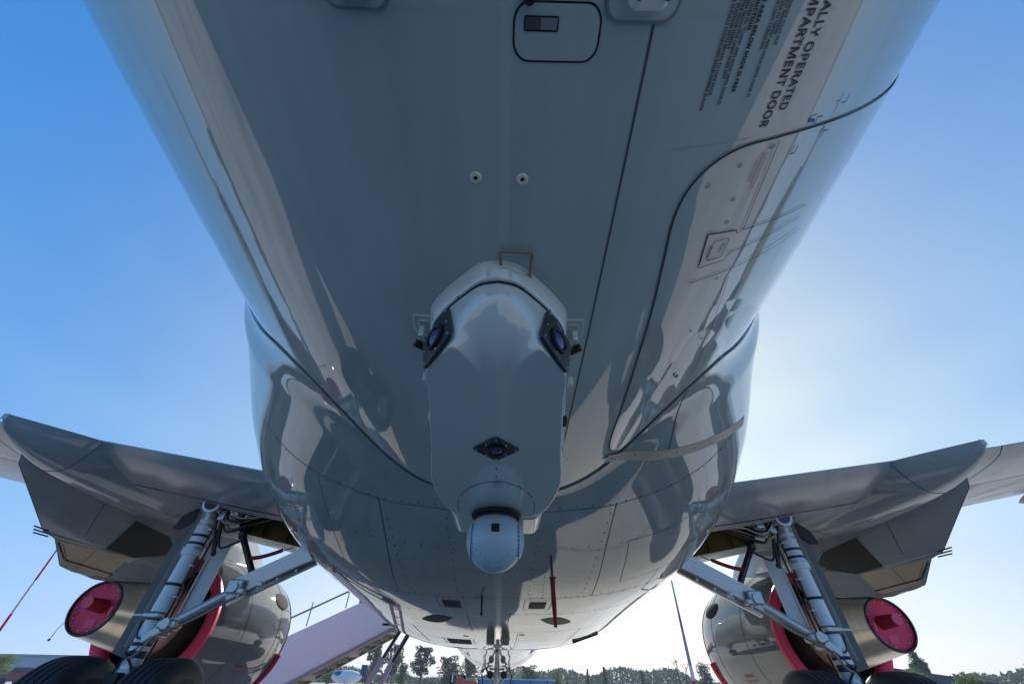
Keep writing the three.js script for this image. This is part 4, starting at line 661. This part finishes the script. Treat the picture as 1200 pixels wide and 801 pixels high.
// ---------------------------------------------------------------- boarding stairs at the forward left door
{
  const f0 = 15.4, f1 = 16.7, st = thing('boarding_stairs', 'pale lavender boarding stairs with railing at the forward left side of the airliner', 'stairs', V(0, 0, 0));
  const lav = std(C(0.90, 0.86, 0.80), 0.5), alu = std(C(0.30, 0.30, 0.30), 0.5, 0.4), under = std(C(0.20, 0.19, 0.17), 0.7);
  const q = (x, y, f) => V(x, y, f);
  // side panel nearest the camera: bottom edge rises to starboard, top edge parallel above it
  const pts = (f) => [q(-7.6, 0.25, f), q(-7.6, 1.55, f), q(-4.55, 2.93, f), q(-2.5, 2.93, f), q(-2.5, 2.38, f), q(-3.45, 2.26, f)];
  mesh('side_panel', slab(pts(f0), 0.05), lav, st); mesh('side_panel', slab(pts(f1), 0.05), lav, st);
  mesh('panel_cap', [bar(q(-4.6, 2.96, f0), q(-2.4, 2.96, f0), 0.08, 0.08)], alu, st);
  mesh('stringer', [bar(q(-7.7, 0.12, f0), q(-3.4, 2.22, f0), 0.09, 0.12), bar(q(-7.7, 0.12, f1), q(-3.4, 2.22, f1), 0.09, 0.12)], alu, st);
  for (let i = 0; i < 14; i++) { const t = i / 13, x = -7.5 + 4.0 * t, y = 0.28 + 1.97 * t; mesh('step', [box(0.30, 0.03, f1 - f0 - 0.2, q(x, y - 0.05, (f0 + f1) / 2 + 0.05)), box(0.02, 0.15, f1 - f0 - 0.2, q(x + 0.15, y + 0.02, (f0 + f1) / 2 + 0.05))], i % 4 === 1 ? std(C(0.5, 0.48, 0.44), 0.6) : under, st); }
  mesh('platform', box(2.2, 0.06, f1 - f0, q(-2.6, 2.36, (f0 + f1) / 2)), under, st);
  for (const f of [f0]) {
    mesh('handrail', [hose([q(-7.6, 2.05, f), q(-6, 2.78, f), q(-4.5, 3.46, f), q(-3.2, 3.9, f)], 0.028), ...[-7.2, -6.1, -5.0, -4.0].map((x) => rod(q(x, 1.6 + (x + 7.6) * 0.45, f), q(x, 2.23 + (x + 7.6) * 0.455, f), 0.018))], alu, st);
    mesh('canopy_panel', slab([q(-4.2, 2.98, f), q(-3.4, 3.25, f), q(-2.2, 3.3, f), q(-2.2, 2.98, f)], 0.04), lav, st);
    mesh('support_leg', [bar(q(-3.05, 2.3, f), q(-3.62, 1.3, f), 0.09, 0.09), bar(q(-2.72, 2.3, f), q(-3.25, 1.3, f), 0.09, 0.09)], M.gearDark, st);
    mesh('support_leg', [bar(q(-3.5, 1.55, f), q(-4.2, 0.1, f), 0.16, 0.1), bar(q(-3.2, 1.45, f), q(-3.75, 0.1, f), 0.12, 0.1), ...[0, 1, 2, 3].map((i) => bar(q(-3.6 - 0.15 * i, 1.3 - 0.3 * i, f), q(-3.35 - 0.14 * i, 1.12 - 0.3 * i, f), 0.06, 0.06))], std(C(0.42, 0.37, 0.38), 0.6), st);
  }
  mesh('jack', bar(q(-2.9, 2.3, 16), q(-3.5, 1.2, 16), 0.08, 0.08), std(C(0.5, 0.55, 0.6), 0.4), st);
  for (const x of [-7.4, -4.2]) for (const f of [f0, f1]) mesh('wheel', new THREE.CylinderGeometry(0.25, 0.25, 0.16, 24).rotateX(Math.PI / 2).translate(x, 0.25, -f), M.rubber, st);
  mesh('chassis', box(3.8, 0.16, f1 - f0, q(-5.7, 0.4, (f0 + f1) / 2)), under, st);
}

// ---------------------------------------------------------------- poles
function pole(label, x, f, h, bands, r0, r1) {
  const p = thing('striped_pole', label, 'pole', V(x, 0, f), 'tall slim poles');
  let y = 0; for (const [len, mat, name] of bands) { mesh(name, rod(new THREE.Vector3(0, y, 0), new THREE.Vector3(0, Math.min(h, y + len), 0), r0 + (r1 - r0) * y / h, r0 + (r1 - r0) * Math.min(1, (y + len) / h), 16), mat, p); y += len; if (y >= h) break; }
  mesh('pole_foot', new THREE.CylinderGeometry(0.25, 0.3, 0.08, 24).translate(0, 0.04, 0), M.gearGrey, p);
}
{
  const w = std(C(0.5, 0.55, 0.6), 0.5), r = std(C(0.42, 0.02, 0.06), 0.5), g = std(C(0.2, 0.26, 0.33), 0.5);
  pole('slim red and white banded pole beyond the left wing', -12.05, 12, 3.86, [[0.7, w, 'white_band'], [1.42, r, 'red_band'], [0.72, w, 'white_band'], [0.56, r, 'red_band'], [0.6, g, 'grey_tip']], 0.036, 0.02);
  pole('tapered whip pole with a red and white foot beside the right engine', 7.72, 20, 4.57, [[0.8, w, 'white_band'], [0.38, r, 'red_band'], [0.45, w, 'white_band'], [1.2, g, 'grey_shaft'], [0.5, std(C(0.2, 0.12, 0.14), 0.5), 'dark_band'], [2, g, 'grey_tip']], 0.085, 0.03);
}

// ---------------------------------------------------------------- background: trees, halls, vehicles, person
const leafMats = [C(0.07, 0.12, 0.04), C(0.09, 0.135, 0.045), C(0.06, 0.10, 0.05), C(0.13, 0.18, 0.04)].map((c) => lac(c, 0.9, 1.4, { transmission: 0.4, thickness: 0 }));
const bark = std(C(0.09, 0.075, 0.06), 0.9);
function treeParts(kind, mi) { // unit-ish tree 10 m tall
  const g = new THREE.Group();
  const limbs = [rod(new THREE.Vector3(0, 0, 0), new THREE.Vector3(0.1, kind === 'bare' ? 5 : 4, 0), 0.28, 0.16, 8)], clumps = [];
  const leaves = [];
  const addLeaf = (c, sz) => { const q = new THREE.Quaternion().setFromEuler(new THREE.Euler(rr(0, 6), rr(0, 6), rr(0, 6))); leaves.push([c, sz, q]); };
  if (kind === 'bare') {
    const grow = (p, dir, len, r, n) => { const e = p.clone().addScaledVector(dir, len); limbs.push(rod(p, e, r, r * 0.6, 5)); if (n > 0) for (let i = 0; i < 3; i++) grow(e, dir.clone().add(new THREE.Vector3(rr(-0.7, 0.7), rr(-0.15, 0.5), rr(-0.7, 0.7))).normalize(), len * rr(0.6, 0.82), r * 0.6, n - 1); };
    grow(new THREE.Vector3(0.1, 3.4, 0), new THREE.Vector3(0, 1, 0), 1.7, 0.16, 4);
  } else {
    const n = kind === 'conifer' ? 34 : 44;
    for (let i = 0; i < n; i++) {
      let c, r;
      if (kind === 'conifer') { const y = rr(1.2, 9.8), k = (10 - y) / 9; const a = rr(0, 6.28), d = rr(0.1, 1.7) * k; c = new THREE.Vector3(d * Math.cos(a), y, d * Math.sin(a)); r = 0.35 + 0.6 * k; }
      else if (kind === 'tall') { const y = rr(3, 9.6), a = rr(0, 6.28), d = rr(0.2, 2.9) * (1.15 - Math.abs(y - 6) / 6); c = new THREE.Vector3(d * Math.cos(a), y, d * Math.sin(a)); r = rr(0.5, 1.1); }
      else { const a = rr(0, 6.28), y = rr(1.0, 8.6), d = rr(0.4, 3.6) * Math.sqrt(Math.max(0.1, 1 - ((y - 4.6) / 4.9) ** 2)); c = new THREE.Vector3(d * Math.cos(a), y, d * Math.sin(a)); r = rr(0.8, 1.6); }
      limbs.push(rod(new THREE.Vector3(0.1, Math.min(c.y * 0.6, 4), 0), c, 0.08, 0.03, 5));
      for (let k = 0; k < 60; k++) { const v = new THREE.Vector3(rr(-1, 1), rr(-1, 1), rr(-1, 1)); if (v.length() > 1) v.normalize(); addLeaf(c.clone().addScaledVector(v, r), rr(0.16, 0.36)); }
    }
  }
  const tg = mergeGeometries(limbs.map((q) => { const k = q.toNonIndexed(); return k; }));
  let lg = null;
  if (leaves.length) { const pos = [], nor = []; for (const [c, s, q] of leaves) { const n = new THREE.Vector3(0, 0, 1).applyQuaternion(q); for (const [x, y] of [[-s, -s * 0.6], [s, -s * 0.5], [0, s]]) { const p = new THREE.Vector3(x, y, 0).applyQuaternion(q).add(c); pos.push(p.x, p.y, p.z); nor.push(n.x, n.y, n.z); } }
    lg = new THREE.BufferGeometry(); lg.setAttribute('position', new THREE.Float32BufferAttribute(pos, 3)); lg.setAttribute('normal', new THREE.Float32BufferAttribute(nor, 3)); }
  const tr = new THREE.Mesh(tg, bark); tr.name = 'trunk'; g.add(tr); if (lg) { const cr = new THREE.Mesh(lg, leafMats[mi]); cr.name = 'crown'; g.add(cr); }
  g.traverse((o) => { o.castShadow = o.receiveShadow = true; }); return g;
}
const protos = {};
function tree(kind, mi, label, x, f, h, w = 1, group = 'trees along the far edge of the airfield') {
  const k = kind + mi; const first = !protos[k]; if (first) protos[k] = treeParts(kind, mi);
  const o = first ? protos[k] : protos[k].clone(); o.name = numbered(kind === 'conifer' ? 'conifer_tree' : kind === 'bare' ? 'bare_tree' : 'broadleaf_tree');
  scene.add(o); o.position.set(x, 0, -f); o.scale.set(h / 10 * w, h / 10, h / 10 * w); o.rotation.y = rr(0, 6.28); o.userData = { label, category: 'tree', group };
}
const DIST = 150;
// direction of a column at the horizon: x metres per metre of distance
const TX = (u) => ({ 150: DIST * (u - 573) / 605 })[150];
tree('round', 0, 'dark round tree peeking out below the stairs, left of the white nose', TX(376), DIST, 7.0, 1.1);
tree('round', 2, 'low hazy round tree directly behind the small white aircraft nose', TX(398), DIST + 20, 5.0, 1.2);
tree('tall', 0, 'tall feathery tree left of the stair support leg', TX(426), DIST, 10.2, 1.0);
tree('tall', 1, 'tall light green tree right of the stair support leg', TX(449), DIST, 9.0, 0.9);
tree('round', 0, 'small dark round tree between the stair leg and the feathery tree', TX(461), DIST, 5.2, 0.8);
tree('tall', 2, 'airy tall tree with open crown left of the person', TX(489), DIST - 10, 8.2, 1.35);
tree('round', 1, 'broad dense tree just left of and behind the person', TX(516), DIST, 7.6, 1.15);
tree('round', 0, 'broad dark tree just right of and behind the person', TX(539), DIST, 7.3, 1.1);
tree('round', 2, 'small hazy tree left of the nose gear strut', TX(562), DIST + 20, 5.2, 0.8);
tree('round', 1, 'low wide tree right of the nose gear strut', TX(611), DIST, 5.6, 1.4);
tree('round', 3, 'low rounded tree beyond the dark hedge line, right of the nose gear', TX(655), DIST + 25, 5.2, 1.0);
tree('conifer', 2, 'small pointed conifer, tallest of the dark conifer row', TX(700), DIST, 4.9, 1.3);
tree('conifer', 2, 'pointed conifer at the left end of the dark conifer row', TX(680), DIST, 4.4, 1.0);
tree('conifer', 2, 'short conifer just left of the bare tree', TX(745), DIST, 4.3, 1.2);
tree('bare', 0, 'leafless tree with a fan of fine branches right of the conifers', TX(760), DIST - 20, 8.2, 1.0);
tree('bare', 1, 'second, lower leafless tree just right of the tall leafless one', TX(783), DIST - 10, 6.9, 1.3);
tree('round', 3, 'bright yellow green bush beside the whip pole', TX(800), 60, 2.6, 1.6);
tree('round', 2, 'dark tree behind the whip pole, beside the right engine', TX(821), DIST, 6.6, 0.9);
tree('round', 0, 'large dark tree under the right engine exhaust', TX(1030), 95, 6.6, 1.1);
tree('tall', 0, 'tall dark tree right of the right engine exhaust, above the blue roof', TX(1074) * 0.72, 105, 7.2, 0.9);
tree('round', 3, 'low green tree between the right tyres and the dark blue roof', TX(1062) * 0.6, 88, 4.0, 1.6);
tree('tall', 1, 'slim tree rising behind the end of the dark blue roof', TX(1088) * 0.72, 108, 5.4, 0.7);
tree('round', 3, 'light green tree under the long grey hall at far left', -88, 92, 3.6, 1.6);
tree('round', 1, 'dark green tree at the far left edge beneath the grey hall', -99, 98, 3.4, 1.6);
// continuous far wood
{
  const pos = [], nor = [], q = new THREE.Quaternion(), e = new THREE.Euler();
  for (let i = 0; i < 52000; i++) {
    const az = rr(-1.35, 1.35), d = rr(230, 300), hh = 3.2 + 2.2 * Math.sin(az * 9) + 1.6 * Math.sin(az * 23 + 1) + 1.2 * Math.sin(az * 61), c = new THREE.Vector3(d * Math.sin(az), rr(0, 1) ** 0.8 * Math.max(2.0, hh + 1.2), -d * Math.cos(az)), s = rr(0.35, 0.95);
    q.setFromEuler(e.set(rr(0, 6), rr(0, 6), rr(0, 6))); const n = new THREE.Vector3(0, 0, 1).applyQuaternion(q);
    for (const [x, y] of [[-s, -s * 0.6], [s, -s * 0.5], [0, s]]) { const p = new THREE.Vector3(x, y, 0).applyQuaternion(q).add(c); pos.push(p.x, p.y, p.z); nor.push(n.x, n.y, n.z); }
  }
  const g = new THREE.BufferGeometry(); g.setAttribute('position', new THREE.Float32BufferAttribute(pos, 3)); g.setAttribute('normal', new THREE.Float32BufferAttribute(nor, 3));
  tag(stuff(mesh('far_wood', g, leafMats[2])), 'continuous dark green wood along the horizon', 'wood');
}
// long grey hall at the left edge
{
  const h = thing('airport_hall', 'long low pale grey hall behind trees at the far left edge', 'building', V(0, 0, 0));
  const gw = std(C(0.42, 0.46, 0.50), 0.6);
  mesh('wall', box(80, 3.4, 20, V(-128, 2.5, 130)), gw, h); mesh('roof', box(81, 0.3, 21, V(-128, 4.25, 130)), std(C(0.30, 0.33, 0.36), 0.6), h); mesh('plinth', box(79.5, 0.8, 19.8, V(-128, 0.4, 130)), M.gearDark, h);
  const r = thing('blue_roofed_shed', 'shed with a sloping dark blue roof right of the right landing gear', 'building', V(0, 0, 0));
  mesh('roof', slab([V(66, 4.6, 92), V(96, 0.9, 86), V(96, 0.9, 100), V(66, 4.6, 106)], 0.2), std(C(0.02, 0.035, 0.075), 0.6), r); mesh('wall', slab([V(60, 0, 92.3), V(96, 0, 86.3), V(96, 0.85, 86.3), V(66, 4.5, 92.3), V(60, 4.4, 93)], 0.2), std(C(0.05, 0.06, 0.08), 0.7), r);
  const b = thing('exhibition_tent', 'long pale blue low tent row behind the nose gear strut', 'tent', V(0, 0, 0));
  mesh('wall', box(13.2, 1.3, 6, V(1.2, 0.65, 75)), std(C(0.16, 0.26, 0.42), 0.7), b); mesh('roof', box(13.6, 0.12, 6.4, V(1.2, 1.36, 75)), std(C(0.5, 0.56, 0.62), 0.6), b);
  for (let i = 0; i < 6; i++) mesh('tent_post', box(0.12, 1.3, 0.1, V(-5 + 2.4 * i, 0.65, 71.9)), std(C(0.06, 0.1, 0.2), 0.6), b);
}
// small white aircraft and vehicles in the distance
{
  const a = thing('small_aircraft', 'small white aircraft nose with blue cockpit glass below the stairs', 'aircraft', V(-18.8, 0, 62));
  mesh('fuselage', new THREE.SphereGeometry(1, 32, 20).scale(1.8, 0.62, 0.7).translate(0.7, 1.25, 0), M.white, a); mesh('cockpit_glass', new THREE.SphereGeometry(1, 24, 12).scale(0.55, 0.3, 0.62).translate(-0.25, 1.55, 0.12), lac(C(0.02, 0.10, 0.25), 0.1, 1.6), a); mesh('tail', box(0.7, 1.0, 0.1, new THREE.Vector3(2.6, 1.9, 0)), std(C(0.02, 0.06, 0.14), 0.5), a);
  for (const k of [-1, 1]) mesh('wheel', new THREE.CylinderGeometry(0.25, 0.25, 0.15, 16).rotateX(Math.PI / 2).translate(0.8, 0.25, k * 0.7), M.rubber, a);
  mesh('gear_leg', [-1, 1].map((k) => rod(new THREE.Vector3(0.8, 0.25, k * 0.7), new THREE.Vector3(0.8, 0.9, k * 0.4), 0.05)), M.steel, a);
  function car(label, x, f, c, len = 4.3) {
    const o = thing('parked_car', label, 'car', V(x, 0, f), 'vehicles parked far off');
    const sh = new THREE.Shape([[-len / 2, 0.35], [-len / 2, 0.85], [-len / 2 + 0.9, 0.95], [-len / 4 + 0.2, 1.5], [len / 4, 1.5], [len / 2 - 0.1, 0.95], [len / 2, 0.4]].map((p) => new THREE.Vector2(...p)));
    mesh('body', new THREE.ExtrudeGeometry(sh, { depth: 1.6, bevelEnabled: true, bevelSize: 0.06, bevelThickness: 0.08, bevelSegments: 2 }).translate(0, 0, -0.8), lac(c, 0.25, 1.6), o);
    mesh('window', box(len * 0.42, 0.38, 1.82, new THREE.Vector3(0.05, 1.24, 0)), M.plate, o);
    for (const [i, k] of [[-1, -1], [-1, 1], [1, -1], [1, 1]]) mesh('wheel', new THREE.CylinderGeometry(0.32, 0.32, 0.2, 20).rotateX(Math.PI / 2).translate(i * len * 0.31, 0.32, k * 0.8), M.rubber, o);
    return o;
  }
  car('dark red car with blue glass at the far left under the grey hall', -54, 60, C(0.25, 0.03, 0.04));
  car('white car right of the dark red car at the far left', -49, 62, C(0.5, 0.52, 0.55));
  car('dark blue car beside the left outer tyre at the far left', -46.5, 64, C(0.02, 0.04, 0.09));
  const u = thing('ramp_tractor', 'small orange and red ramp tractor right of the person', 'tractor', V(-3.3, 0, 52));
  mesh('body', [rbox(2.6, 0.7, 1.3, 0.1, new THREE.Vector3(0, 0.75, 0)), rbox(1.0, 0.35, 1.2, 0.08, new THREE.Vector3(-0.6, 1.2, 0))], std(C(0.5, 0.10, 0.06), 0.5), u); mesh('hood', rbox(0.9, 0.22, 1.2, 0.06, new THREE.Vector3(0.7, 1.2, 0)), std(C(0.6, 0.28, 0.14), 0.5), u); mesh('seat', box(0.5, 0.25, 0.8, new THREE.Vector3(-0.1, 1.35, 0)), M.black, u);
  for (const [i, k] of [[-1, -1], [-1, 1], [1, -1], [1, 1]]) mesh('wheel', new THREE.CylinderGeometry(0.35, 0.35, 0.25, 20).rotateX(Math.PI / 2).translate(i * 0.85, 0.35, k * 0.6), M.rubber, u);
}
// person standing on the apron, only head and shoulders rise above the frame edge
{
  const bones = [[0, 1.02, 0, 0, 1.42, 0.01, 0.165, 0.17], [-0.17, 1.40, 0.01, 0.17, 1.40, 0.01, 0.07, 0.07], [0, 1.40, 0, 0, 1.56, 0.01, 0.062, 0.055], [0, 1.62, 0.015, 0, 1.68, 0, 0.085, 0.095],
    [-0.2, 1.40, 0, -0.27, 1.12, -0.01, 0.06, 0.048], [-0.27, 1.12, -0.01, -0.24, 0.88, 0.08, 0.046, 0.034], [0.2, 1.40, 0, 0.30, 1.16, 0.02, 0.06, 0.048], [0.30, 1.16, 0.02, 0.27, 0.93, 0.12, 0.046, 0.034],
    [-0.24, 0.88, 0.08, -0.235, 0.78, 0.10, 0.036, 0.026], [0.27, 0.93, 0.12, 0.27, 0.83, 0.15, 0.036, 0.026],
    [0, 1.05, 0, 0, 0.95, 0, 0.165, 0.16], [-0.09, 0.95, 0, -0.10, 0.50, 0.01, 0.095, 0.065], [-0.10, 0.50, 0.01, -0.11, 0.10, -0.02, 0.06, 0.042], [0.09, 0.95, 0, 0.11, 0.50, 0.03, 0.095, 0.065], [0.11, 0.50, 0.03, 0.12, 0.10, 0.0, 0.06, 0.042],
    [-0.11, 0.05, -0.03, -0.12, 0.04, 0.16, 0.045, 0.035], [0.12, 0.05, -0.01, 0.14, 0.04, 0.18, 0.045, 0.035]];
  const { MarchingCubes } = await import('three/addons/objects/MarchingCubes.js');
  const R = 84, mc = new MarchingCubes(R, M.white, false, false, 200000), S = 0.95; mc.isolation = 0;
  for (let k = 0; k < R; k++) for (let j = 0; j < R; j++) for (let i = 0; i < R; i++) {
    const x = (i / R * 2 - 1) * S, y = (j / R * 2 - 1) * S + 0.9, z = (k / R * 2 - 1) * S; let e = 0;
    if (Math.abs(x) > 0.45 || Math.abs(z) > 0.35) { mc.field[k * R * R + j * R + i] = -1; continue; }
    for (const [ax, ay, az, bx, by, bz, ra, rb] of bones) { const dx = bx - ax, dy = by - ay, dz = bz - az, t = Math.max(0, Math.min(1, ((x - ax) * dx + (y - ay) * dy + (z - az) * dz) / (dx * dx + dy * dy + dz * dz))); const d = Math.hypot(x - ax - dx * t, y - ay - dy * t, z - az - dz * t) - ra - (rb - ra) * t; e += Math.exp(-d * 45); }
    mc.field[k * R * R + j * R + i] = Math.log(e) / 45;
  }
  mc.update();
  const n = mc.count, pa = mc.positionArray.slice(0, n * 3), na = mc.normalArray.slice(0, n * 3), col = new Float32Array(n * 3);
  for (let i = 0; i < n; i++) {
    const y = pa[3 * i + 1] * S + 0.9; pa[3 * i] *= S; pa[3 * i + 1] = y; pa[3 * i + 2] *= S; const x = pa[3 * i], z = pa[3 * i + 2];
    const skin = y > 1.49 || (y < 0.90 && Math.abs(x) > 0.2 && y > 0.7), c = skin ? [0.42, 0.20, 0.14] : y > 0.98 || Math.abs(x) > 0.21 ? (z > 0.1 && Math.abs(x) < 0.06 ? [0.6, 0.6, 0.58] : [0.02, 0.024, 0.032]) : y > 0.09 ? [0.025, 0.03, 0.045] : [0.012, 0.01, 0.01]; col.set(c, 3 * i);
  }
  const g = new THREE.BufferGeometry(); g.setAttribute('position', new THREE.BufferAttribute(pa, 3)); g.setAttribute('normal', new THREE.BufferAttribute(na, 3)); g.setAttribute('color', new THREE.BufferAttribute(col, 3));
  const p = thing('person', 'person with reddish hair in a dark jacket standing far off left of the nose gear', 'person', V(-4.0, 0, 46));
  mesh('body', g, new THREE.MeshStandardMaterial({ vertexColors: true, roughness: 0.8 }), p);
  mesh('hair', new THREE.SphereGeometry(0.108, 24, 16, 0, Math.PI * 2, 0, 1.75).rotateX(-0.35).scale(1, 1.12, 1.05).translate(0, 1.68, -0.012), std(C(0.14, 0.035, 0.015), 0.8), p);
  mesh('face_feature', [ball(new THREE.Vector3(-0.034, 1.655, 0.094), 0.012, 8), ball(new THREE.Vector3(0.034, 1.655, 0.094), 0.012, 8)], M.black, p);
  mesh('nose', rod(new THREE.Vector3(0, 1.66, 0.09), new THREE.Vector3(0, 1.62, 0.118), 0.010, 0.016, 8), std(C(0.42, 0.20, 0.14), 0.7), p);
}
scene.fog = new THREE.FogExp2(new THREE.Color(0.80, 0.90, 1.0), 0.0005); // summer haze
renderer.render(scene, camera);
